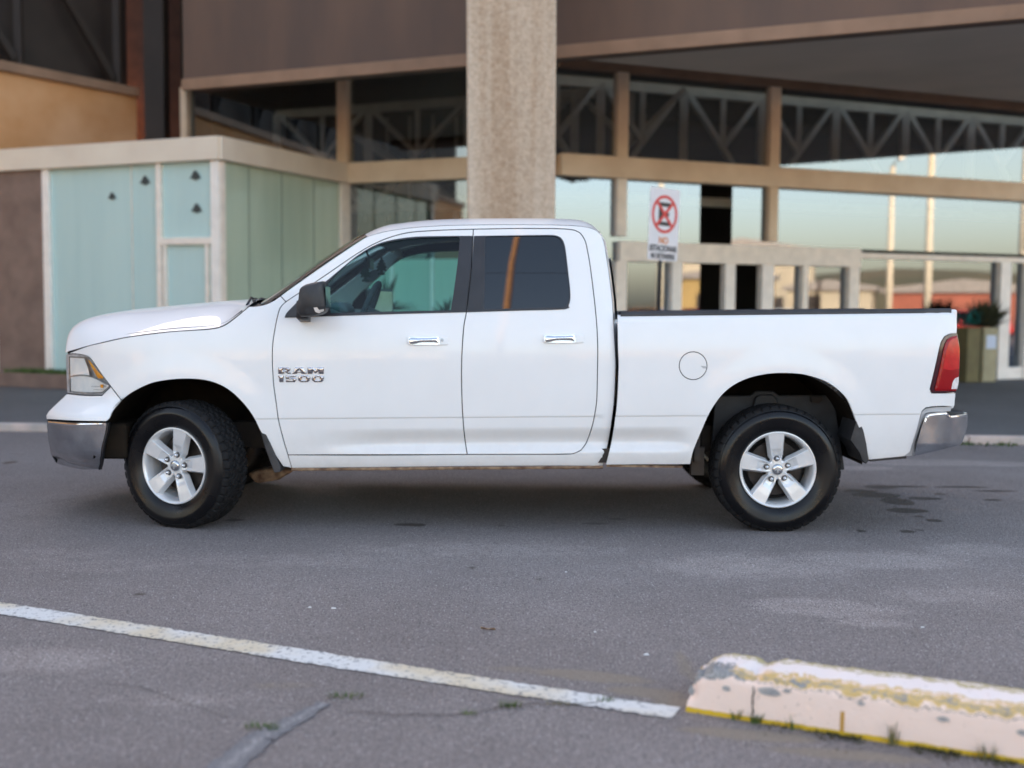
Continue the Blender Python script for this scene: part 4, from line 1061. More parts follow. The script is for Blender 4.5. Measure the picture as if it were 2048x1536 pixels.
# ------------------------------------------------------------------ painted kerb at the front right
def kerb_mat():
    m = bpy.data.materials.new("flaking_kerb_paint"); m.use_nodes = True; t = m.node_tree; b = t.nodes["Principled BSDF"]; L = t.links.new
    tc = node(t, "ShaderNodeTexCoord"); O = tc.outputs["Object"]
    av = node(t, "ShaderNodeAttribute"); av.attribute_name = "prof"
    ac = node(t, "ShaderNodeAttribute"); ac.attribute_name = "bare"
    def noi(s, d=6, r=.65):
        n = node(t, "ShaderNodeTexNoise"); n.inputs["Scale"].default_value = s; n.inputs["Detail"].default_value = d; n.inputs["Roughness"].default_value = r; L(O, n.inputs["Vector"]); return n.outputs[0]
    def math_(op, a, b_):
        x = node(t, "ShaderNodeMath", operation=op)
        for i, v in enumerate((a, b_)):
            if isinstance(v, (int, float)): x.inputs[i].default_value = v
            else: L(v, x.inputs[i])
        return x.outputs[0]
    n8, n30, n90 = noi(9), noi(34), noi(120, 3)
    mrv = node(t, "ShaderNodeMapRange"); mrv.inputs["From Min"].default_value = .20; mrv.inputs["From Max"].default_value = .46; mrv.inputs["To Min"].default_value = .10; L(av.outputs["Fac"], mrv.inputs[0])
    wob = math_('ADD', math_('MULTIPLY', math_('SUBTRACT', n8, .5), .30), math_('MULTIPLY', math_('SUBTRACT', n30, .5), .20))
    v = math_('ADD', av.outputs["Fac"], math_('MULTIPLY', wob, mrv.outputs[0]))
    cr = node(t, "ShaderNodeValToRGB"); cr.color_ramp.interpolation = 'CONSTANT'; els = cr.color_ramp.elements
    PK=(.86,.68,.58); YE=(.60,.42,.16); YO=(.46,.38,.19); WH=(.82,.73,.69); GR=(.27,.27,.27)
    stops = [(0,(.64,.42,.02)),(.06,PK),(.40,(.10,.085,.07)),(.408,PK),(.432,YE),(.475,GR),(.490,YE),(.53,PK),(.55,YE),(.575,WH),(.775,YO),(.81,WH),(.835,YO),(.95,GR)]
    els[0].position = 0; els[0].color = (*stops[0][1],1); els[1].position = stops[1][0]; els[1].color = (*stops[1][1],1)
    for p_, c in stops[2:]:
        q = els.new(p_); q.color = (*c,1)
    L(v, cr.inputs[0])
    # bare concrete where paint has come off
    bare = math_('ADD', math_('MULTIPLY', n8, .55), math_('MULTIPLY', n30, .45)); bare = math_('ADD', bare, ac.outputs["Fac"])
    rb_ = node(t, "ShaderNodeValToRGB"); rb_.color_ramp.elements[0].position = .635; rb_.color_ramp.elements[1].position = .655; L(bare, rb_.inputs[0])
    cg = node(t, "ShaderNodeValToRGB"); cg.color_ramp.elements[0].color = (.12,.12,.12,1); cg.color_ramp.elements[1].color = (.42,.42,.41,1); cg.color_ramp.elements[0].position=.3; cg.color_ramp.elements[1].position=.7; L(n90, cg.inputs[0])
    mx = node(t, "ShaderNodeMix", data_type='RGBA'); L(rb_.outputs[0], mx.inputs[0]); L(cr.outputs[0], mx.inputs[6]); L(cg.outputs[0], mx.inputs[7])
    # small dark pits
    pr_ = node(t, "ShaderNodeValToRGB"); pr_.color_ramp.elements[0].position = .69; pr_.color_ramp.elements[1].position = .72; L(noi(55, 2), pr_.inputs[0])
    m2 = node(t, "ShaderNodeMix", data_type='RGBA'); L(pr_.outputs[0], m2.inputs[0]); L(mx.outputs[2], m2.inputs[6]); m2.inputs[7].default_value = (.22,.17,.14,1)
    L(m2.outputs[2], b.inputs["Base Color"]); b.inputs["Roughness"].default_value = .8
    h = math_('SUBTRACT', math_('MULTIPLY', n30, .5), math_('MULTIPLY', rb_.outputs[0], .35)); h = math_('ADD', h, math_('MULTIPLY', n90, .3))
    bp = node(t, "ShaderNodeBump"); bp.inputs["Strength"].default_value = .8; bp.inputs["Distance"].default_value = .008; L(h, bp.inputs["Height"]); L(bp.outputs[0], b.inputs["Normal"])
    return m
ka = atz(1371, 1423); kb = atz(2048, 1529); kd = (kb-ka).normalized(); kn = Vector((-kd.y, kd.x, 0))
KL = 3.2
prof = [(0,0,0),(.0,.012,.05),(.002,.035,.12),(.003,.06,.2),(.005,.085,.28),(.007,.11,.36),(.010,.125,.41),(.018,.136,.45),(.032,.143,.49),(.055,.147,.53),(.085,.149,.59),(.115,.150,.65),(.15,.150,.71),(.185,.149,.77),(.22,.147,.83),(.25,.142,.88),(.27,.13,.92),(.28,.10,.95),(.285,.05,.98),(.285,0,1)]
bm = NB(); rows = []; P_, Bv = [], []
nL = 220
for i in range(nL+1):
    u = (i/nL)**1.25*KL; row = []
    for (d, z, v) in prof:
        endf = 1 - .30*math.exp(-(u/.05)**2) if z > .05 else 1
        notch = .020*math.exp(-((u-.22)/.03)**2)*sm(.3,.6,v) if z > .09 else 0
        crumb = (.022*math.exp(-u/.16)+.004)*sm(.36,.46,v)*(1-.6*sm(.6,.75,v))
        nz = noise.noise((u*16, d*22, z*22)); nf = noise.noise((u*55, d*55, z*60+4))
        zz = z*endf - notch + crumb*(nz+.7*nf)*1.3 + .0015*nf
        dd = d + (.002 + .008*math.exp(-u/.2)*sm(.3,.42,v))*(noise.noise((u*18, z*30, 11)) + .5*nf) + .03*math.exp(-(u/.035)**2)*sm(.02,.1,z)*(1 if d < .14 else -1)
        off = -.03*math.exp(-(u/.03)**2)*0
        p = ka + kd*(u+off + .020*math.exp(-(u/.02)**2)*(z/.15)) + kn*dd
        zz *= 1+.05*u; row.append((p.x, p.y, max(0, zz) if z > 0 else 0)); P_.append(v)
        Bv.append(.17*math.exp(-(u/.20)**2)*sm(.33,.40,v)*(1-sm(.66,.8,v)) + .09*math.exp(-((v-.46)/.05)**2)*math.exp(-u/.5) + .06*math.exp(-((v-.45)/.04)**2) - .06*(1-sm(.3,.4,v)) - .045*sm(.35,.7,u))
    rows.append(row)
V = grid(bm, rows); bm.faces.new(V[0]); bm.faces.new(V[-1])
kerb = build("kerb", bm, kerb_mat(), smooth=True)
for nm, vals in (("prof", P_), ("bare", Bv)):
    a_ = kerb.data.attributes.new(nm, 'FLOAT', 'POINT'); a_.data.foreach_set("value", np.array(vals, np.float32))
tag(kerb, "low concrete kerb with flaking pink, white and yellow paint and a broken end", "kerb")
GCON = pmat("bare_concrete", (.40,.39,.38), rough=.9, col2=(.26,.26,.26), vscale=40, bump=.4)
def face_patch(name, uz, mat, lift):
    def pf(u, z):
        d = lerpl([(0,0),(.012,0),(.035,.002),(.06,.003),(.085,.005),(.11,.007),(.125,.010)], z)
        nf = noise.noise((u*55, d*55, z*60+4)); d += (.002)*(noise.noise((u*18, z*30, 11)) + .5*nf)*0
        return ka+kd*u+kn*(d-lift)+Vector((0,0,z))
    bm = NB(); bm.faces.new([bm.verts.new(pf(u,z)) for u,z in uz]); return build(name, bm, mat, kerb, recalc=False)
def blob(u, z, a, b_, n=11, seed=0):
    return [(u+a*math.cos(2*math.pi*k/n)*(1+.45*noise.noise((k*1.7,seed,1))), z+b_*math.sin(2*math.pi*k/n)*(1+.45*noise.noise((k*1.7,seed,5)))) for k in range(n)]
for s_, (u, z, a, b_) in enumerate(((.135,.098,.013,.009),(.275,.108,.035,.012),(.33,.117,.014,.006),(.56,.112,.012,.007),(.80,.100,.018,.008),(1.02,.094,.014,.010),(.02,.075,.010,.016))):
    face_patch("bare_patch", blob(u, z, a, b_, 13, s_*3.1), GCON, .005)
cr_ = [(.2225,.118),(.226,.100),(.221,.082),(.2245,.066),(.2215,.050),(.225,.036),(.222,.020)]
face_patch("face_crack", [(u-.0012-.0012*(i%2), z) for i, (u, z) in enumerate(cr_)] + [(u+.0016+.001*(i%3), z) for i, (u, z) in enumerate(cr_)][::-1], CRK, .0062)
YST = pmat("yellow_drip", (.55,.30,.05), rough=.8, var=.2)
bm = NB(); a = ka+kd*.46+kn*(-.002)
rows = []
for k in range(9):
    z = .016+.062*k/8; wv = .006*(1+.25*noise.noise((z*80,2,2))); pf_ = .0 + .004*z/.06
    rows.append([tuple(ka+kd*(.505-wv)+kn*(pf_-.003)+Vector((0,0,z))), tuple(ka+kd*(.505+wv)+kn*(pf_-.003)+Vector((0,0,z)))])
grid(bm, rows); build("yellow_mark", bm, YST, kerb)

# ------------------------------------------------------------------ weeds, moss, litter
GREEN = pmat("weed_green", (.10,.15,.03), rough=.7, col2=(.05,.085,.02), vscale=30)
DRY = pmat("dry_weed", (.22,.19,.08), rough=.8, col2=(.10,.10,.03), vscale=30)
def tuft(px, py, n, h, spread, lab, mat=GREEN, flat=.5, rx=1.0, ry=.5, base=None):
    c = atz(px, py) if base is None else base; bm = NB()
    for k in range(n):
        a = random.uniform(0, 2*math.pi); r_ = spread*math.sqrt(random.random()); p = c+Vector((r_*math.cos(a)*rx, r_*math.sin(a)*ry, .004))
        L = h*random.uniform(.4,1.0); dr = Vector((math.cos(a), math.sin(a), 0)); wv = random.uniform(.0015,.0035)
        s = Vector((-dr.y, dr.x, 0))*wv; prev = None
        for j in range(4):
            t = j/3; q = p + dr*L*flat*t*t + Vector((0,0,L*(t-.35*flat*t*t))); ws = s*(1-t*.9)
            cur = (bm.verts.new(q-ws), bm.verts.new(q+ws))
            if prev: bm.faces.new((prev[0], prev[1], cur[1], cur[0]))
            prev = cur
    tag(build("weed_tuft", bm, mat), lab, "weed", "weeds growing from cracks")
tuft(525,1459,60,.022,.055,"flat green weed patch at the side of the faded line, nearest the camera", rx=1.2, ry=.4)
tuft(692,1397,60,.024,.055,"flat green weed patch just above the tip of the faded line", rx=1.2, ry=.35)
tuft(1020,1416,50,.03,.035,"small bright green weed in the crack below the white line", rx=1.2, ry=.35)
tuft(938,1431,22,.02,.025,"tiny weed in the middle of the dark crack", rx=1.4, ry=.3)
tuft(1205,1404,26,.022,.035,"thin weeds at the lower edge of the white line near the kerb", rx=1.4, ry=.3)
tuft(1125,1412,26,.018,.04,"low moss weeds along the crack left of the white line end", DRY, rx=1.6, ry=.3)
tuft(1521,1452,40,.05,.022,"leafy green weed at the foot of the kerb by its dark crack", base=ka+kd*.235-kn*.012, ry=.6)
tuft(1790,1485,18,.10,.02,"tall thin grass weed standing at the foot of the kerb", DRY, base=ka+kd*.66-kn*.012, flat=.25, ry=.6)
tuft(1480,1440,16,.05,.02,"small grass sprig at the kerb foot close to its broken end", base=ka+kd*.17-kn*.010, flat=.35, ry=.6)
tuft(1640,1470,16,.05,.03,"short grass sprig at the kerb foot just before the yellow mark", base=ka+kd*.36-kn*.010, flat=.3, ry=.6)
tuft(1950,1510,22,.08,.03,"sparse grass weed at the kerb foot near the picture edge", DRY, base=ka+kd*.93-kn*.010, flat=.25, ry=.6)
bm = NB()
for k in range(2600):
    u = random.random()**.8*1.5+.22; d = -random.expovariate(1/.022); 
    if noise.noise((u*7, 0, 3)) < -.12+.25*random.random(): continue
    p = ka+kd*u+kn*(d-.002); h = random.uniform(.002,.012); a = random.uniform(0,6.28); wv = random.uniform(.002,.005)
    s = Vector((math.cos(a)*wv, math.sin(a)*wv, 0))
    v = [bm.verts.new(p-s+Vector((0,0,.003))), bm.verts.new(p+s+Vector((0,0,.003))), bm.verts.new(p+s*.6+Vector((random.uniform(-.004,.004),random.uniform(-.004,.004),h+.003)))]; bm.faces.new(v)
tag(build("moss", bm, pmat("kerb_moss",(.06,.065,.02),rough=.9,col2=(.05,.035,.02),vscale=18)), "dark green moss and dirt along the foot of the painted kerb", "moss", kind="stuff")
LEAF = pmat("dry_leaf", (.40,.29,.17), rough=.7, col2=(.22,.12,.07), vscale=60)
bm = NB(); c = atz(976,1262); rows = []
for k in range(11):
    t = k/10-.5; wv = .0065*math.cos(math.pi*t)**.8+.0004; rows.append([(c.x+.062*t, c.y-.02*t+wv, .004+.008*abs(t)+.010*t*t+.006), (c.x+.062*t, c.y-.02*t, .006), (c.x+.062*t, c.y-.02*t-wv, .004+.006*math.sin(5*t)**2+.006)])
grid(bm, rows); tag(build("dry_leaf", bm, LEAF, smooth=True), "curled dry brown leaf lying on the asphalt above the white line", "leaf")
SCRAP = pmat("white_scrap", (.75,.75,.74), rough=.6, var=.1)
for (px, py, s, lab) in ((667,1218,.016,"white sliver of litter on the asphalt, left one"),(1293,1311,.018,"white paper scrap on the asphalt near the broken kerb end"),(1132,1145,.010,"small white pebble on the asphalt below the rear door"),(620,1216,.012,"greyish white crumb beside the white sliver of litter"),(1190,1265,.010,"pale grey chip on the asphalt right of the dry leaf"),(1845,1256,.012,"pale stone chip on the asphalt behind the painted kerb")):
    c = atz(px, py); bm = NB(); n = 7; s *= .8
    pts = [(c.x+s*math.cos(2*math.pi*k/n)*random.uniform(.7,1.1), c.y+s*.45*math.sin(2*math.pi*k/n)*random.uniform(.7,1.1)) for k in range(n)]
    a = [bm.verts.new((x,y,.002)) for x,y in pts]; b_ = [bm.verts.new((c.x+(x-c.x)*.7, c.y+(y-c.y)*.7, .002+s*random.uniform(.25,.5))) for x,y in pts]
    for k in range(n): bm.faces.new((a[k],a[(k+1)%n],b_[(k+1)%n],b_[k]))
    bm.faces.new(b_); tag(build("litter_scrap", bm, SCRAP), lab, "litter", "litter on the asphalt")

# ------------------------------------------------------------------ walkway behind the truck
WALK = asphalt("walkway_asphalt", (.11,.108,.108), (.155,.152,.152), stains=False, speck=.3)
wa, wb_ = atz(45, 864), atz(2000, 890)
wd = (wb_-wa).normalized(); wn = Vector((-wd.y, wd.x, 0)); WZ = .085
w0 = wa - wd*22; w1 = wb_ + wd*24
bm = NB()
quad(bm, *[p + Vector((0,0,WZ)) for p in (w0+wn*.13, w1+wn*.13, w1+wn*40, w0+wn*40)])
tag(build("walkway", bm, WALK), kind="structure")
KW = pmat("pale_pink_kerb_paint", (.62,.50,.44), rough=.8, col2=(.40,.36,.33), vscale=5, bump=.3)
bm = NB()
for k in range(60):
    a = w0.lerp(w1, k/60); b_ = w0.lerp(w1, (k+1)/60); g_ = wd*.004
    bar(bm, a+wn*.065+g_+Vector((0,0,WZ/2)), b_+wn*.065-g_+Vector((0,0,WZ/2+.0)), .13, WZ+.004)
kb_ = build("kerb", bm, KW, bevel=.012); tag(kb_, "long low pale pink kerb edging the walkway behind the truck", "kerb")
bm = NB()
for k in range(5000):
    u = random.uniform(12, 44); 
    if noise.noise((u*1.3, 0, 7)) < .05: continue
    p = w0+wd*u - wn*(random.expovariate(1/.03)); h = random.uniform(.01,.05); a = random.uniform(0,6.28); s = Vector((math.cos(a)*.012, math.sin(a)*.012, 0))
    bm.faces.new([bm.verts.new(p-s), bm.verts.new(p+s), bm.verts.new(p+Vector((random.uniform(-.02,.02),random.uniform(-.02,.02),h)))])
tag(build("kerbside_weeds", bm, GREEN), "low green weeds along the foot of the walkway kerb", "weeds", kind="stuff")
# ------------------------------------------------------------------ buildings behind the truck
TAN = pmat("tan_painted_steel", (.82,.66,.49), rough=.6, col2=(.72,.55,.39), vscale=2.2, bump=.08)
TANP = pmat("pale_tan_fascia", (.80,.70,.57), rough=.65, col2=(.72,.61,.49), vscale=1.6)
GREYF = pmat("grey_frame", (.88,.79,.69), rough=.5, var=.08)
WHTF = pmat("white_frame", (.90,.84,.77), rough=.5, var=.06)
BRNF = pmat("brown_cladding", (.145,.084,.057), rough=.65, col2=(.095,.06,.046), vscale=1.5, scale3=(1,1,.25))
BRND = pmat("brown_edge_trim", (.32,.19,.12), rough=.6, col2=(.22,.13,.08), vscale=2)
SOFF = pmat("dark_soffit", (.54,.47,.40), rough=.8, col2=(.46,.41,.35), vscale=.8)
DARKI = pmat("dark_interior", (.035,.030,.028), rough=.9, var=.3, vscale=.7)
DARKB = pmat("dark_steel", (.026,.018,.015), rough=.7, var=.2, vscale=2)
STEELG = pmat("grey_truss_steel", (.78,.75,.68), rough=.55, var=.15, vscale=3)
OCHRE = pmat("ochre_glow_wall", (.70,.40,.21), rough=.85, col2=(.56,.27,.10), vscale=1.1, bump=.1, bscale=20)  # warm light on the wall put into its base colour
BROWNW = pmat("brown_rough_wall", (.26,.18,.145), rough=.9, col2=(.19,.13,.105), vscale=3, bump=.2)
HGLASS = glassmat("reflective_facade_glass", (.30,.34,.33), refl=.235, rtint=(.71,.83,1.0), rough=.012)
UGLASS = glassmat("upper_facade_glass", (.50,.50,.48), refl=.20, rtint=(.85,.93,1.0), rough=.01)
def frosted(name, c1, c2, sc=(3.0,3.0,.25)):
    return pmat(name, c1, rough=.22, col2=c2, vscale=1.2, scale3=sc, spec=.6, coat=.6)
KGLASS = frosted("frosted_teal_glass", (.52,.71,.69), (.47,.66,.65))
KGLASS2 = frosted("frosted_green_glass", (.50,.61,.49), (.43,.54,.43))
CA, SA = math.cos(R(23)), math.sin(R(23))
dA = Vector((CA, -SA, 0)); nA = Vector((-SA, -CA, 0))        # along facade A (to the right, nearing), outward normal
dB = Vector((math.cos(R(22)), math.sin(R(22)), 0)); nB = Vector((math.sin(R(22)), -math.cos(R(22)), 0))
P0 = Vector((-2.79, 12.44, 0)); PC = Vector((.64, 10.99, 0)); PL = P0 - dA*3.45
KC = Vector((-4.18, 9.44, 0))
dK = (P0-KC).normalized(); nK = Vector((dK.y, -dK.x, 0))
def onfac(px, O, d, py=600):
    r = ray(px, py); # solve CAM + t r = O + s d in plan
    M = Matrix(((r.x, -d.x), (r.y, -d.y))); s = M.inverted() @ Vector((O.x-CAM.x, O.y-CAM.y)); return s[1]
def zon(px, py, O, d):
    s = onfac(px, O, d, py); p = O + d*s; r = ray(px, py); t = (p.y-CAM.y)/r.y; return CAM.z + r.z*t
def slab(bm, O, d, n, s0, s1, z0, z1, t0=0.0, t1=.1):
    """block along a wall line: from s0 to s1, heights z0..z1, from t0 outward to t1"""
    v = []
    for z in (z0, z1):
        for t in (t0, t1):
            for s in (s0, s1): v.append(bm.verts.new(O + d*s + n*t + Vector((0,0,z))))
    for f in ((0,2,3,1),(4,5,7,6),(0,1,5,4),(2,6,7,3),(0,4,6,2),(1,3,7,5)): bm.faces.new([v[i] for i in f])
def spart(name, mat, par, *args, bevel=.008, **kw):
    bm = NB(); slab(bm, *args, **kw); return build(name, bm, mat, par, bevel=bevel)
def pane(name, mat, par, O, d, s0, s1, z0, z1, t=0.0):
    n_ = Vector((d.y, -d.x, 0)); bm = NB()
    bm.faces.new([bm.verts.new(O+d*s+n_*t+Vector((0,0,z))) for s, z in ((s0,z0),(s1,z0),(s1,z1),(s0,z1))])
    return build(name, bm, mat, par, recalc=False)
ZT, ZS = 5.22, 5.26              # underside of the roof edge, soffit
ZB0, ZB1 = 3.40, 3.74            # long tan beam
WZ_ = WZ
hall = tag(empty("hall_building", PC), "large brown roofed hall with reflective glass front behind the truck", "building"); hall.location = (0,0,0)
# roof edge: ribbed brown fascia running straight along facade A, a deep overhang in front of the glass
OH = 3.2
FL = PL + nA*OH; ZF = 4.47; RT = 10.8; SE = 17.0  # unseen wall top, height chosen for its shade and hood reflection
sF = onfac(372, FL, dA)
bm = NB(); slab(bm, FL, dA, nA, sF, SE, ZF, RT, -.35, 0); fasc = build("fascia", bm, BRNF, hall)
spart("fascia_trim", BRND, hall, FL, dA, nA, sF, SE, ZF-.04, ZF+.12, .002, .05)
# soffit (triangle between roof edge and glass front B) and roof
pB1 = PC + dB*17; pA1 = FL + dA*SE
bm = NB()
quad(bm, FL+dA*sF+Vector((0,0,ZF+.02)), FL+dA*8.2+Vector((0,0,ZF+.02)), PC+Vector((0,0,ZS)), PL+Vector((0,0,ZS)))
quad(bm, FL+dA*8.2+Vector((0,0,ZF+.02)), pA1+Vector((0,0,ZF+.02)), pB1+Vector((0,0,ZS)), PC+Vector((0,0,ZS)))
build("soffit", bm, SOFF, hall)
bm = NB(); q = [FL+dA*sF, FL+dA*(SE-.2), pB1+Vector((0,0,0)), pB1+Vector((0,20,0)), PL+Vector((-4,28,0))]
vb = [bm.verts.new(p+Vector((0,0,RT-.4))) for p in q]; vt = [bm.verts.new(p+Vector((0,0,RT-.1))) for p in q]
bm.faces.new(vb[::-1]); bm.faces.new(vt)
for i in range(5): bm.faces.new((vb[i], vb[(i+1)%5], vt[(i+1)%5], vt[i]))
build("roof", bm, DARKB, hall)  # unseen roof slab, closed over to block the sun
# interior shell
bm = NB(); q = [PL, PC, pB1]
bk = [PL+Vector((0,9,0)), PC+Vector((0,11,0)), pB1+Vector((-3,12,0))]
for a, b_ in ((0,1),(1,2)):
    quad(bm, bk[a]+Vector((0,0,0)), bk[b_], bk[b_]+Vector((0,0,8.5)), bk[a]+Vector((0,0,8.5)))
    quad(bm, q[a]+Vector((0,.02,WZ_+.01)), q[b_]+Vector((0,.02,WZ_+.01)), bk[b_]+Vector((0,0,WZ_+.01)), bk[a]+Vector((0,0,WZ_+.01)))
    quad(bm, q[a]+Vector((0,.3,ZS+.3)), q[b_]+Vector((0,.3,ZS+.3)), bk[b_]+Vector((0,0,ZS+1.2)), bk[a]+Vector((0,0,ZS+1.2)))
quad(bm, q[0], bk[0], bk[0]+Vector((0,0,8.5)), q[0]+Vector((0,0,8.5))); quad(bm, q[2], bk[2], bk[2]+Vector((0,0,8.5)), q[2]+Vector((0,0,8.5)))
build("interior", bm, DARKI, hall)
# beams
spart("beam", TAN, hall, P0, dA, nA, .0, 3.72, ZB0, ZB1, -.10, .14)
spart("beam", TAN, hall, PC, dB, nB, .05, 17, ZB0, ZB1, -.10, .14)
spart("beam", BRND, hall, PC, dB, nB, .05, 17, ZS-.20, ZS-.005, -.10, .10)
# mullions
def mull(px, w_, O, d, n, z0, z1, mat=TAN, t0=-.06, t1=.10, nm="mullion"):
    s = onfac(px, O, d); spart(nm, mat, hall, O, d, n, s-w_/2, s+w_/2, z0, z1, t0, t1)
mull(690, .19, P0, dA, nA, WZ_, ZB0, GREYF); mull(690, .20, P0, dA, nA, ZB1, ZT)
mull(378, .14, P0, dA, nA, ZB1, ZT); mull(1085, .2, P0, dA, nA, WZ_, ZB0)
sB1, sB2 = onfac(1236, PC, dB), onfac(1537, PC, dB)
for s in (sB1, sB2, sB2+5.9, sB2+9.1):
    spart("mullion", TAN, hall, PC, dB, nB, s-.10, s+.10, ZB1, ZS-.2, -.06, .10)
    spart("mullion", TAN if s != sB1 else GREYF, hall, PC, dB, nB, s-.09, s+.09, 2.50, ZB0, -.05, .10)
# upper glass
pane("window", UGLASS, hall, P0, dA, -3.45, 3.72, ZB1, ZT, -.02)
pane("window", UGLASS, hall, PC, dB, .0, 17, ZB1, ZS-.2, -.02)
# lower glass and doors on facade B
ZH0, ZH1 = 2.10, 2.42
fs = lambda px: onfac(px, PC, dB)
spart("door_header", GREYF, hall, PC, dB, nB, fs(1232), fs(1712), ZH0, ZH1, -.05, .12)
spart("transom_rail", GREYF, hall, PC, dB, nB, fs(1712), 17, ZH1-.16, ZH1-.06, -.05, .06)
for px, w_, mat in ((1236,.20,GREYF),(1347,.19,WHTF),(1453,.20,WHTF),(1528,.24,WHTF),(1603,.12,GREYF),(1700,.22,GREYF),(2002,.26,WHTF),(2050,.16,WHTF)):
    s = fs(px); spart("door_post", mat, hall, PC, dB, nB, s-w_/2, s+w_/2, WZ_, ZH0 if px < 1720 else ZH1-.16, -.05, .11)
spart("door_sill", WHTF, hall, PC, dB, nB, fs(2010), fs(2044)+2.5, WZ_, WZ_+.22, -.05, .08)
pane("window", HGLASS, hall, PC, dB, .0, fs(1398), ZH1, ZB0, -.02)
pane("window", HGLASS, hall, PC, dB, fs(1462), 17, ZH1, ZB0, -.02)
pane("window", HGLASS, hall, PC, dB, .0, fs(1236), WZ_, ZH1, -.02)
for a, b_ in ((1236,1347),(1347,1400),(1528,1603),(1603,1700)):
    pane("door_glass", HGLASS, hall, PC, dB, fs(a), fs(b_), WZ_, ZH0, -.02)
pane("window", HGLASS, hall, PC, dB, fs(1700), fs(2000), WZ_, ZH1-.1, -.02)
pane("window", HGLASS, hall, PC, dB, fs(2010), 17, WZ_+.2, ZH1-.1, -.02)
# lower glass of facade A
pane("window", UGLASS, hall, P0, dA, .0, 3.72, WZ_, ZB0, -.02)
s0_, s1_ = onfac(715, P0, dA), onfac(932, P0, dA)
scr = pane("frosted_panel", KGLASS2, hall, P0, dA, s0_, s1_, WZ_, 2.12, .25)
for px in (722, 800, 880): 
    s = onfac(px, P0, dA); spart("panel_post", GREYF, scr, P0, dA, nA, s-.03, s+.03, WZ_, 2.14, .255, .30)
# trusses seen through the upper glass
def truss(O, d, s0, s1, bay, z0, z1, depth, nm="roof_truss"):
    n_ = Vector((d.y, -d.x, 0)); bm = NB(); s = s0
    P = lambda s, z: O + d*s - n_*depth + Vector((0,0,z))
    while s < s1:
        bar(bm, P(s, z0), P(s, z1), .17, .14)
        zn = z0+(z1-z0)*.50; m_ = s+bay/2
        bar(bm, P(s+.1, z1-.05), P(m_, zn), .09, .09); bar(bm, P(s+bay-.1, z1-.05), P(m_, zn), .09, .09)
        bar(bm, P(m_, z1), P(m_, zn), .10, .09)
        k = 1 if int((s-s0)/bay+.01) % 2 == 0 else -1
        bar(bm, P(m_, zn), P(m_+k*bay*.42, z0), .10, .09)
        s += bay
    bar(bm, P(s0, z1), P(s1, z1), .14, .16); bar(bm, P(s0, z0-.05), P(s1, z0-.05), .14, .16)
    return build(nm, bm, STEELG, hall)
truss(PC, dB, -.2, 16, 1.62, 3.3, 5.15, 1.3)
truss(P0, dA, -3.2, 3.6, 2.1, 3.3, 5.15, 2.6)
bm = NB(); 
for k in range(9):
    p = P0 + dA*(-2.6+.55*k) - nA*5.0; bar(bm, p+Vector((0,0,3.2)), p+Vector((0,0,5.4)), .06, .06)
p = P0 - nA*4.0; bar(bm, p+dA*-2.4+Vector((0,0,5.0)), p+dA*.6+Vector((0,0,3.2)), .35, .12)
build("stair_railing", bm, STEELG, hall)
# warm display boxes inside facade A
bm = NB()
for s, z1, dz in ((.9,.9,1.2),(1.7,1.35,2.0),(2.6,1.0,1.5)):
    slab(bm, P0, dA, nA, s, s+.7, WZ_+.02, z1+.9, -dz-.5, -dz)
build("wooden_display", bm, pmat("orange_wood",(.50,.22,.08),rough=.6,var=.3), hall)
# left wall of the hall: warm glow painted in ochre below, dark lattice above, dark recess beside the fascia
LW = Vector((-6.80, 13.90, 0)); dL = (Vector((-8.33,11.6,0))-LW).normalized(); nL = Vector((-dL.y, dL.x, 0))
if nL.dot(CAM-LW) < 0: nL = -nL
spart("side_wall", OCHRE, hall, LW, dL, nL, 0, 22, WZ_, ZT-.02, -.3, 0)  # runs on out of view, extended to keep the sun off the lot
spart("side_wall_upper", DARKB, hall, LW, dL, nL, 0, 22, ZT, RT, -.5, -.25)
spart("side_wall_trim", BRND, hall, LW, dL, nL, 0, 22, ZT-.14, ZT+.02, .003, .10)
bm = NB(); s = .4
while s < 9:
    p = LW+dL*s; bar(bm, p+Vector((0,0,ZT)), p+Vector((0,0,9)), .12, .12)
    bar(bm, p+dL*.1+Vector((0,0,ZT+.1)), p+dL*1.7+Vector((0,0,7.4)), .12, .12); s += 1.9
build("side_lattice", bm, DARKB, hall)
bm = NB(); quad(bm, LW+Vector((-.6,.9,0)), PL+Vector((.3,.9,0)), PL+Vector((.3,.9,RT)), LW+Vector((-.6,.9,RT))); build("recess_wall", bm, pmat("dark_red_brown_wall",(.07,.03,.02),rough=.9,var=.2), hall)  # carried up out of view to block a highlight on the hood
pz0 = LW+Vector((.35,-.1,0)); bm = NB(); box(bm, pz0.x-.15, pz0.x+.2, pz0.y-.1, pz0.y+.25, WZ_, RT); build("corner_post", bm, DARKB, hall)

# ------------------------------------------------------------------ glazed kiosk at the left
kio = tag(empty("glass_kiosk"), "low kiosk of frosted teal glass under a pale flat fascia at the left", "kiosk")
dKL = -dA
nKL = nA
FZ0, FZ1 = 3.40, 3.73
bm = NB(); slab(bm, KC, dKL, nKL, -.06, 7, FZ0, FZ1, -.25, .10); build("fascia", bm, TANP, kio, bevel=.01)
bm = NB(); slab(bm, KC, dK, nK, -.05, 3.2, FZ0, FZ1, -.25, .10); build("fascia", bm, TANP, kio, bevel=.01)
bm = NB(); q = [KC, P0, P0+dKL*3.4, P0+dKL*7, KC+dKL*7]
bm.faces.new([bm.verts.new(p+Vector((0,0,FZ1-.03))) for p in q]); bm.faces.new([bm.verts.new(p+Vector((0,0,FZ0+.02))) for p in q]); build("roof", bm, DARKB, kio)
ks = lambda px: onfac(px, KC, dKL)
s100, s320, s425 = ks(98), ks(322), ks(428)
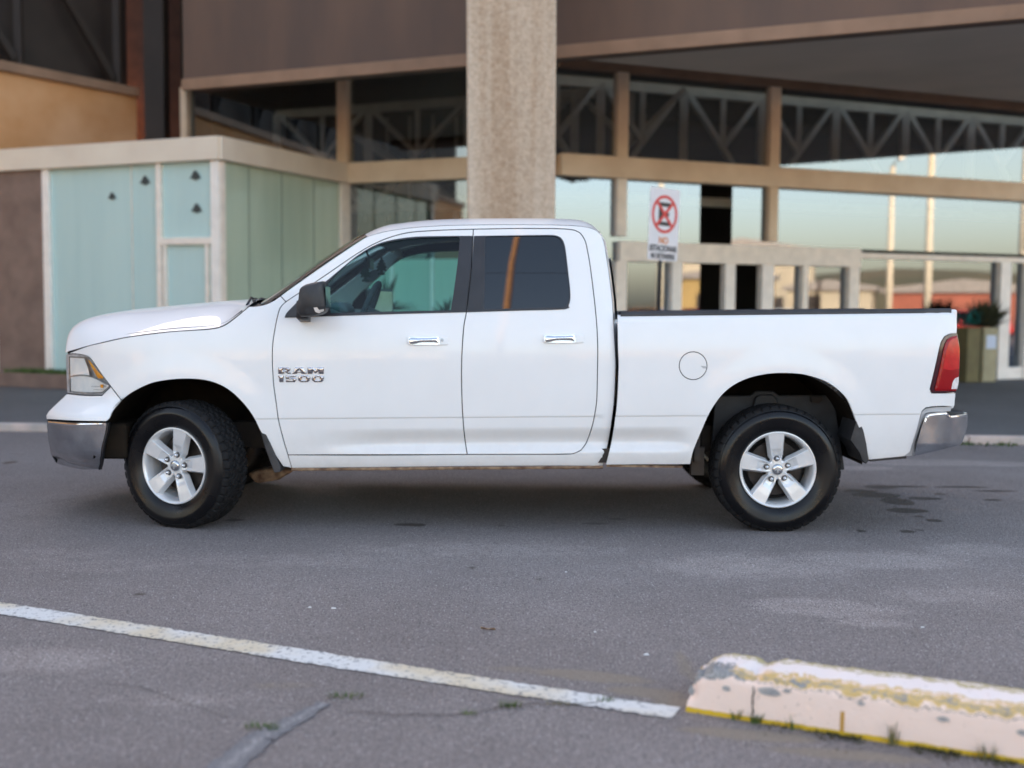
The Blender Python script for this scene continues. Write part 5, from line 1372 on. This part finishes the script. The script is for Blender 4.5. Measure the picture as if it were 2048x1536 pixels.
pane("window", KGLASS, kio, KC-dA*s100, dA, 0, s100-s320, .30, FZ0+.01, -.03)
pane("window", KGLASS, kio, KC-dA*s320, dA, 0, s320-.02, 2.28, FZ0+.01, -.03)
pane("door_glass", KGLASS, kio, KC-dA*s320, dA, 0, s320-.02, .12, 2.28, -.02)
kd_ = ks(265); spart("glass_joint", GREYF, kio, KC, dKL, nKL, kd_-.006, kd_+.006, .3, FZ0, -.02, -.012, bevel=0)
for s, w_, mat, z1 in ((s100,.13,WHTF,FZ0),(s320,.085,GREYF,FZ0),(.05,.14,WHTF,FZ0),(s320-.10,.05,GREYF,2.28),(.20,.05,GREYF,2.28)):
    spart("mullion", mat, kio, KC, dKL, nKL, s-w_/2, s+w_/2, .1, z1, -.03, .04)
spart("door_transom", GREYF, kio, KC, dKL, nKL, .1, s320, 2.22, 2.32, -.03, .05)
pane("window", KGLASS2, kio, KC, dK, .0, 3.25, .15, FZ0+.01, -.03)
for s in (.7, 1.5, 2.35): spart("glass_joint", pmat("joint_sealant",(.30,.36,.30),rough=.6) if "joint_sealant" not in MATS else MATS["joint_sealant"], kio, KC, dK, nK, s-.007, s+.007, .15, FZ0, -.02, -.012, bevel=0)
spart("mullion", GREYF, kio, KC, dK, nK, .0, .12, .1, FZ0, -.03, .03); spart("mullion", GREYF, kio, KC, dK, nK, 3.08, 3.22, .1, FZ0, -.03, .04)
spart("end_wall", BROWNW, kio, KC, dKL, nKL, s100+.07, s100+1.05, WZ_, FZ0-.003, -.3, .02)
spart("end_wall", WHTF, kio, KC, dKL, nKL, s100+1.10, s100+3, WZ_, FZ0-.003, -.3, .0)
spart("plinth", BROWNW, kio, KC, dKL, nKL, s320+.2, s100+3, WZ_, .30, .05, .38)
BIRD = pmat("black_bird_sticker", (.05,.06,.06), rough=.6)
for px, py, sc, lab in ((292,362,1.0,"upper left"),(392,352,1.0,""),(394,418,1.0,""),(226,393,.8,"")):
    s = ks(px); z = zon(px, py, KC, dKL); bm = NB()
    pts = [(-.10,-.03),(-.05,.03),(-.03,.07),(.01,.085),(.04,.05),(.07,.02),(.10,-.04),(.05,-.03),(.03,-.06),(-.02,-.05),(-.05,-.03)]
    f_ = [KC+dKL*(s-x*sc)+nKL*(-.012)+Vector((0,0,z+y*sc)) for x, y in pts]
    bm.faces.new([bm.verts.new(p) for p in f_]); build("bird_sticker", bm, BIRD, kio, recalc=False)
bm = NB()
for k in range(3500):
    s = random.uniform(s320, s100+3); t = random.uniform(.06,.37)
    if noise.noise((s*1.6, 0, 2)) < -.1: continue
    p = KC+dKL*s+nKL*t+Vector((0,0,.30)); h = random.uniform(.01,.09); a = random.uniform(0,6.28); v_ = Vector((math.cos(a)*.012, math.sin(a)*.012, 0))
    bm.faces.new([bm.verts.new(p-v_), bm.verts.new(p+v_), bm.verts.new(p+Vector((random.uniform(-.03,.03),random.uniform(-.03,.03),h)))])
tag(build("grass", bm, GREEN), "short grass growing along the brown plinth of the kiosk", "grass", kind="stuff")

# ------------------------------------------------------------------ concrete column in front of the roof
def concrete_col():
    m = bpy.data.materials.new("pebbledash_column"); m.use_nodes = True; t = m.node_tree; b = t.nodes["Principled BSDF"]; L = t.links.new
    tc = node(t, "ShaderNodeTexCoord"); O = tc.outputs["Object"]
    n1 = node(t, "ShaderNodeTexNoise"); n1.inputs["Scale"].default_value = 26; n1.inputs["Detail"].default_value = 6; n1.inputs["Roughness"].default_value = .7; L(O, n1.inputs[0])
    mp = node(t, "ShaderNodeMapping"); mp.inputs["Scale"].default_value = (3.4,3.4,.10); L(O, mp.inputs[0])
    n2 = node(t, "ShaderNodeTexNoise"); n2.inputs["Scale"].default_value = 1; n2.inputs["Detail"].default_value = 4; L(mp.outputs[0], n2.inputs[0])
    r1 = node(t, "ShaderNodeValToRGB"); r1.color_ramp.elements[0].position=.36; r1.color_ramp.elements[1].position=.64; r1.color_ramp.elements[0].color=(.34,.24,.16,1); r1.color_ramp.elements[1].color=(.66,.53,.40,1); L(n1.outputs[0], r1.inputs[0])
    r2 = node(t, "ShaderNodeValToRGB"); r2.color_ramp.elements[0].position=.38; r2.color_ramp.elements[1].position=.62; r2.color_ramp.elements[0].color=(.36,.24,.155,1); r2.color_ramp.elements[1].color=(.66,.57,.47,1); L(n2.outputs[0], r2.inputs[0])
    mx = node(t, "ShaderNodeMix", data_type='RGBA'); mx.inputs[0].default_value=.5; L(r1.outputs[0], mx.inputs[6]); L(r2.outputs[0], mx.inputs[7]); L(mx.outputs[2], b.inputs["Base Color"])
    b.inputs["Roughness"].default_value = .9
    bp = node(t, "ShaderNodeBump"); bp.inputs["Strength"].default_value=.7; bp.inputs["Distance"].default_value=.015; L(n1.outputs[0], bp.inputs["Height"]); L(bp.outputs[0], b.inputs["Normal"])
    return m
YC = 5.75
bl, br_, tl_, tr_ = at(934.5,440,YC), at(1110.5,440,YC), at(932.5,0,YC), at(1113,0,YC)
def exz(a, b_, z): t = (z-a.z)/(b_.z-a.z); return a.x+(b_.x-a.x)*t
bm = NB(); rows = []
for k in range(30):
    z = WZ_ + (9.2-WZ_)*k/29; x0, x1 = exz(bl,tl_,z), exz(br_,tr_,z); dd = (x1-x0)
    ring = [(x0+.02,YC),(x1-.02,YC),(x1,YC+.02),(x1,YC+dd),(x0,YC+dd),(x0,YC+.02)]
    rows.append([(x,y,z) for x,y in ring+ring[:1]])
grid(bm, rows); col_ = build("concrete_column", bm, concrete_col()); tag(col_, "tall rough brownish concrete column standing behind the truck's cab", "column")

# ------------------------------------------------------------------ no parking sign
SY = 6.2
sg = tag(empty("parking_sign"), "white no parking sign with red crossed circle on a thin dark pole", "sign")
ct = at(1328, 449, SY); SWd, SHt = .505, .815
Msg = Matrix.Translation(ct) @ Matrix.Rotation(R(1.8), 4, 'Y') @ Matrix.Rotation(R(41), 4, 'Z')
SWH = pmat("white_sign_face", (.70,.69,.72), rough=.45, var=.05); SRED = pmat("sign_red", (.62,.05,.045), rough=.5); SBLK = pmat("sign_black", (.02,.02,.025), rough=.5); SORG = pmat("sign_orange", (.62,.22,.06), rough=.5)
def rrect(w_, h_, r_, n=5):
    out = []
    for cx, cy, a0 in ((w_/2-r_,h_/2-r_,0),(-w_/2+r_,h_/2-r_,90),(-w_/2+r_,-h_/2+r_,180),(w_/2-r_,-h_/2+r_,270)):
        for k in range(n+1): a = R(a0+90*k/n); out.append((cx+r_*math.cos(a), cy+r_*math.sin(a)))
    return out
def signmesh(name, polys, y0, y1, mat, par):
    bm = NB()
    for p in polys: prism(bm, p, y0, y1)
    for v in bm.verts: v.co = Msg @ v.co
    return build(name, bm, mat, par)
board = signmesh("sign_board", [rrect(SWd, SHt, .025)], -.002, .004, SWH, sg)
cz = .115; ro, ri = .215, .180
bm = NB(); n = 48; V = [[bm.verts.new(Msg @ Vector((r_*math.cos(2*math.pi*k/n), y, cz+r_*math.sin(2*math.pi*k/n)))) for k in range(n)] for r_, y in ((ro,-.002),(ro,-.006),(ri,-.006),(ri,-.002))]
for A, B_ in zip(V, V[1:]):
    for k in range(n): bm.faces.new((A[k], A[(k+1)%n], B_[(k+1)%n], B_[k]))
build("red_circle", bm, SRED, board)
def rbar(x0, z0, x1, z1, w_):
    d = Vector((x1-x0, z1-z0)).normalized(); s = Vector((-d.y, d.x))*w_/2
    return [(x0+s.x,z0+s.y),(x0-s.x,z0-s.y),(x1-s.x,z1-s.y),(x1+s.x,z1+s.y)]
signmesh("letter_mark", [[(-.10,cz+.13),(.10,cz+.13),(.10,cz+.085),(-.055,cz+.085),(-.055,cz+.022),(.075,cz+.022),(.075,cz-.022),(-.055,cz-.022),(-.055,cz-.085),(.10,cz-.085),(.10,cz-.13),(-.10,cz-.13)]], -.0045, -.002, SBLK, board)
k_ = .19*.7071
signmesh("red_cross", [rbar(-k_,cz-k_,k_,cz+k_,.036)], -.0075, -.002, SRED, board); signmesh("red_cross", [rbar(-k_,cz+k_,k_,cz-k_,.036)], -.0070, -.002, SRED, board)
def text(name, s_, size, x, z, mat, par, M_, wide=1.0, bold=.012, y=-.004):
    c = bpy.data.curves.new(name, 'FONT'); c.body = s_; c.size = size; c.align_x = 'CENTER'; c.align_y = 'CENTER'; c.offset = bold*size; c.extrude = .0015
    o = bpy.data.objects.new(name, c); COL.objects.link(o)
    dg = bpy.context.evaluated_depsgraph_get(); dg.update(); me = bpy.data.meshes.new_from_object(o.evaluated_get(dg)); bpy.data.objects.remove(o); bpy.data.curves.remove(c)
    T_ = M_ @ Matrix.Translation((x, y, z)) @ Matrix.Rotation(R(90), 4, 'X') @ Matrix.Diagonal((wide,1,1,1))
    me.transform(T_); me.materials.clear(); return link(name, me, mat, par)
text("sign_text", "NO", .105, 0, -.185, SORG, board, Msg, .95, .03)
text("sign_text", "ESTACIONAR", .095, 0, -.275, SBLK, board, Msg, .80, .03)
text("sign_text", "NI DETENERSE", .085, 0, -.362, SBLK, board, Msg, .74, .03)
pb_ = at(1322, 520, SY); bm = NB(); tube(bm, [ct+Vector((.01,.03,.3)), ct+Vector((-.035,.03,-.45)), (ct.x-.06, SY+.03, WZ_)], .024, 10); build("sign_pole", bm, BLK, sg, smooth=True)

# ------------------------------------------------------------------ planters by the doors, agaves by the kiosk
OLIVE = pmat("olive_planter", (.17,.145,.06), rough=.7, col2=(.12,.10,.045), vscale=4)
PALEP = pmat("pale_olive_planter", (.36,.32,.20), rough=.7, var=.1)
PLANT = pmat("dark_shrub", (.030,.042,.022), rough=.7, col2=(.06,.055,.02), vscale=12)
TEALP = pmat("teal_leaf", (.02,.16,.15), rough=.5, var=.2)
PBLUE = pmat("pale_blue_label", (.55,.62,.75), rough=.6)
def planter(px, w_, h_, mat, lab, leaf, nleaf, spread, fan):
    s = fs(px); c = PC + dB*s + nB*.55; t = tag(empty("planter"), lab, "planter", "planters beside the glass doors")
    M_ = Matrix(((dB.x,-nB.x,0,c.x),(dB.y,-nB.y,0,c.y),(0,0,1,WZ_),(0,0,0,1)))
    bm = NB(); q0, q1 = w_*.46, w_/2
    v = [bm.verts.new(M_ @ Vector((x*q,y*q,z))) for z, q in ((0,q0),(h_,q1)) for x,y in ((-1,-1),(1,-1),(1,1),(-1,1))]
    bm.faces.new(v[:4][::-1]); bm.faces.new(v[4:])
    for i in range(4): bm.faces.new((v[i], v[(i+1)%4], v[4+(i+1)%4], v[4+i]))
    pot = build("pot", bm, mat, t, bevel=.02)
    bm = NB()
    for k in range(nleaf):
        a = random.uniform(0,6.28); el = random.uniform(.25,1.4); L = spread*random.uniform(.5,1); d = Vector((math.cos(a)*math.cos(el), math.sin(a)*math.cos(el), math.sin(el)))
        b0 = M_ @ Vector((random.uniform(-.4,.4)*w_, random.uniform(-.4,.4)*w_, h_)); s_ = d.cross(Vector((0,0,1))).normalized()*random.uniform(.012,.03)
        b1 = b0 + d*L*fan; bm.faces.new([bm.verts.new(b0), bm.verts.new(b0+d*L*.5*fan+s_), bm.verts.new(b1), bm.verts.new(b0+d*L*.5*fan-s_)])
    build("foliage", bm, leaf, t)
    return t, pot, M_
planter(1893, .32, .98, OLIVE, "dark olive tall planter nearer the truck's tail lamp, with teal leaves", TEALP, 60, .42, 1.0)
t_, pot, M_ = planter(1925, .34, .98, PALEP, "pale olive tall planter by the white door frame with a dark shrub", PLANT, 420, .62, 1.0)
bm = NB(); v = [bm.verts.new(M_ @ Vector((x,-.173,z))) for x,z in ((-.11,.60),(.12,.60),(.12,.84),(-.11,.84))]; bm.faces.new(v); build("label_plate", bm, PBLUE, pot, recalc=False)
def agave(px, py, Y, h_, n, lab):
    c = at(px, py, Y); t = tag(empty("agave_plant"), lab, "plant", "agaves by the kiosk"); bm = NB()
    stem_h = c.z
    for k in range(n):
        a = 2.4*k; el = .15+1.25*((k*.618)%1); d = Vector((math.cos(a)*math.cos(el), math.sin(a)*math.cos(el), math.sin(el))); L = h_*random.uniform(.7,1)
        s_ = d.cross(Vector((0,0,1))).normalized(); u = s_.cross(d); prev = None
        for j in range(5):
            tt = j/4; wv = .030*(1-tt**2)*(0.6+.8*tt*(1-tt)); p = c + d*L*tt + Vector((0,0,-.12*L*tt*tt*math.cos(el)))
            cur = [bm.verts.new(p-s_*wv+u*wv*.4), bm.verts.new(p), bm.verts.new(p+s_*wv+u*wv*.4)]
            if prev:
                for i in range(2): bm.faces.new((prev[i], prev[i+1], cur[i+1], cur[i]))
            prev = cur
    build("leaves", bm, PLANT, t, smooth=True)
    bm = NB(); tube(bm, [(c.x,c.y,WZ_),(c.x+.03,c.y,c.z*.5),(c.x,c.y,c.z)], [.09,.07,.06], 9); build("trunk", bm, BROWNW, t, smooth=True)
agave(775, 622, 6.9, .62, 34, "spiky agave plant seen through the truck's front window")
agave(893, 640, 7.3, .36, 22, "smaller spiky agave seen in the corner of the truck's front window")

# ------------------------------------------------------------------ the place across the lot, seen mirrored in glass and paint
HILL = pmat("brown_hill", (.16,.12,.06), rough=.95, col2=(.09,.085,.04), vscale=.02)
bm = NB(); rows = []
for i in range(61):
    a = R(-150+ 210*i/60); rr = 420
    hgt = 26+16*math.sin(i*.37)+9*math.sin(i*.9+1)
    rows.append([(rr*math.cos(a), -20+rr*math.sin(a), 0), ((rr+60)*math.cos(a), -20+(rr+60)*math.sin(a), hgt*.3), ((rr+140)*math.cos(a), -20+(rr+140)*math.sin(a), hgt*.5)])
grid(bm, rows); tag(build("hills", bm, HILL, smooth=True), kind="structure")
def shed(name, lab, cat, x, y, rz, L, Wd, H, mat, roofmat, win=True, grp=None):
    t = tag(empty(name, (x,y,0), rz), lab, cat, grp)
    bm = NB(); box(bm, -L/2, L/2, -Wd/2, Wd/2, 0, H); build("wall", bm, mat, t)
    bm = NB(); prism(bm, [(-L/2-.3,H),(L/2+.3,H),(L/2+.3,H+.25),(0,H+.25+Wd*.10),(-L/2-.3,H+.25)], -Wd/2-.3, Wd/2+.3); build("roof", bm, roofmat, t)
    if win:
        for k in range(int(L/3)):
            bm = NB(); xx = -L/2+1.5+3*k
            for yy in (-Wd/2-.02, Wd/2+.02): box(bm, xx-.5, xx+.5, yy-.02, yy+.02, 1.0, 2.3)
            build("window", bm, DARKB, t)
CRED = pmat("red_container_paint", (.30,.085,.05), rough=.6, var=.2, vscale=.8); CYEL = pmat("yellow_ochre_wall", (.36,.24,.09), rough=.8, var=.15, vscale=.6); CCRM = pmat("cream_wall", (.40,.34,.25), rough=.8, var=.12, vscale=.5)
ROOFM = pmat("tin_roof", (.25,.22,.2), rough=.5, var=.2)
shed("warehouse", "red warehouse across the lot mirrored in the glass front", "warehouse", 58, -8, R(70), 9, 6, 2.5, CRED, ROOFM, False)
shed("warehouse", "ochre warehouse beyond the lot mirrored in the glass front", "warehouse", 62, 9, R(80), 12, 7, 2.9, CYEL, ROOFM)
shed("house", "cream house across the lot mirrored in the glass front", "house", 60, -26, R(60), 10, 8, 5.5, CCRM, ROOFM)
shed("house", "ochre house on the far side of the lot, mirrored low in the doors", "house", 34, -40, R(40), 12, 8, 4.0, CYEL, CRED)
shed("house", "wide cream house behind the photographer's side of the lot", "house", -14, -55, R(5), 22, 9, 4.5, CCRM, ROOFM)
LAMPM = pmat("pale_lamp_post", (.62,.53,.40), rough=.7, var=.1)
POLEM = pmat("weathered_pole", (.58,.33,.16), rough=.85, var=.2, vscale=4)
def lamp(x, y, h_, lab, rz=0.0):
    t = tag(empty("street_lamp", (x,y,0), rz), lab, "street lamp", "street lamps across the lot")
    bm = NB(); tube(bm, [(0,0,0),(0,0,h_)], [.20,.12], 10); build("post", bm, LAMPM, t, smooth=True)
    bm = NB(); tube(bm, [(0,0,h_-.1),(.5,0,h_+.15),(1.3,0,h_+.2)], .035, 8); a_ = build("arm", bm, LAMPM, t, smooth=True)
    bm = NB(); box(bm, 1.2, 1.75, -.12, .12, h_+.12, h_+.25); build("lamp_head", bm, GREYF, t, bevel=.03)
for x_, y_, rz_, L_, H_, m_, lab_ in ((-48,-52,0,16,5,CYEL,"added ochre house far behind the photographer, mirrored low in the truck's doors"),(-34,-60,8,12,3.6,CRED,"added low red store behind the photographer, mirrored in the truck's front door"),(10,-58,-4,14,4,CYEL,"added ochre house behind the photographer next to the cream one"),(26,-54,-8,11,3.4,CCRM,"added low cream house behind the photographer, mirrored in the bed side"),(42,-50,-12,13,4.2,CRED,"added red house behind the photographer, mirrored at the truck's tail")):  # unseen row added for a warm band reflected in the body paint
    shed("house", lab_, "house", x_, y_, R(rz_), L_, 8, H_, m_, ROOFM)
def car(x, y, rz, mat, lab):
    t = tag(empty("parked_car", (x,y,0), rz), lab, "car", "cars parked across the lot")
    pr_ = [(-2.05,.35),(-2.1,.62),(-1.95,.86),(-1.2,.95),(-.65,1.40),(.75,1.42),(1.35,1.0),(1.95,.92),(2.1,.65),(2.05,.35),(1.75,.30),(-1.75,.30)]
    bm = NB(); prism(bm, pr_, -.82, .82); bd = build("body", bm, mat, t, bevel=.09, segs=3)
    bm = NB(); prism(bm, [(-1.05,.98),(-.60,1.34),(.70,1.36),(1.18,1.0)], -.835, .835); build("window", bm, PRIV, t, bevel=.02)
    for wx in (-1.3, 1.3):
        for wy in (-.80, .80):
            bm = NB(); lathe(bm, [(.0005,-.11),(.19,-.11),(.21,-.10),(.30,-.10),(.32,-.06),(.32,.06),(.30,.10),(.0005,.11)], 20); w__ = build("wheel", bm, RUBBER, t, smooth=True); w__.location = (wx, wy, .32)
CARR = pmat("red_car_paint",(.45,.03,.03),rough=.3,coat=.6); CARO = pmat("orange_car_paint",(.55,.22,.04),rough=.3,coat=.6); CARW = pmat("pale_car_paint",(.62,.66,.66),rough=.3,coat=.6); CARY = pmat("sand_car_paint",(.55,.42,.18),rough=.3,coat=.6)
for x_, y_, r_, m_, lab_ in ((28,-9.5,1.2,CARO,"orange hatchback mirrored in the glass left of the sign post"),(31.5,-9,1.2,CARR,"red hatchback mirrored between the door frames"),(35,-11.5,1.2,CARY,"sand coloured hatchback mirrored between the door frames"),(37,-8,1.2,CARW,"pale hatchback mirrored in the door glass left of the wide pane"),(43,-4.5,1.2,CARO,"orange hatchback mirrored low in the wide glass pane"),(41,-.5,1.1,CARR,"red hatchback mirrored near the right end of the wide glass pane")):
    car(x_, y_, r_, m_, lab_)
for x_, y_, H_, m_, lab_ in ((45,-17,3.2,CYEL,"small ochre kiosk across the lot mirrored behind the doors"),(52,-14,2.6,CCRM,"small cream kiosk across the lot mirrored in the doors"),(50,2,2.2,CYEL,"low ochre store mirrored at the right of the wide glass pane")):
    shed("kiosk", lab_, "kiosk", x_, y_, R(65), 5, 4, H_, m_, ROOFM)
lamp(36, 0, 9, "grey headed street lamp mirrored near the middle of the glass front", 2.4)
lamp(44, -6, 9, "street lamp mirrored in the right half of the glass front", 2.4)
lamp(30, 6.5, 9, "street lamp mirrored in the glass left of the wide pane", 2.4)
lamp(34, -13.5, 8.5, "pale street lamp mirrored above the doors, right of the dark transom", 2.4)
# sunlit wooden pole with wires behind the photographer (it is mirrored in the rear door glass)
up = tag(empty("utility_pole", (-.28,-13.5,0)), "tall sunlit wooden utility pole mirrored in the rear side window", "utility pole")
bm = NB(); tube(bm, [(0,0,0),(.02,0,5),(.06,0,9),(.12,0,12),(.26,0,15),(.5,0,17.5)], [.085,.08,.075,.065,.06,.05], 12); build("pole", bm, POLEM, up, smooth=True)
bm = NB(); tube(bm, [(.5,0,17.4),(-.2,0,17.2),(-1.2,0,16.8)], .04, 8); build("bracket", bm, POLEM, up, smooth=True)
bm = NB(); tube(bm, [(-30,0,11.5),(-15,0,11.0),(.1,0,11.2),(15,0,10.8),(32,0,11.3)], .012, 6); build("wire", bm, BLK, up, smooth=True)
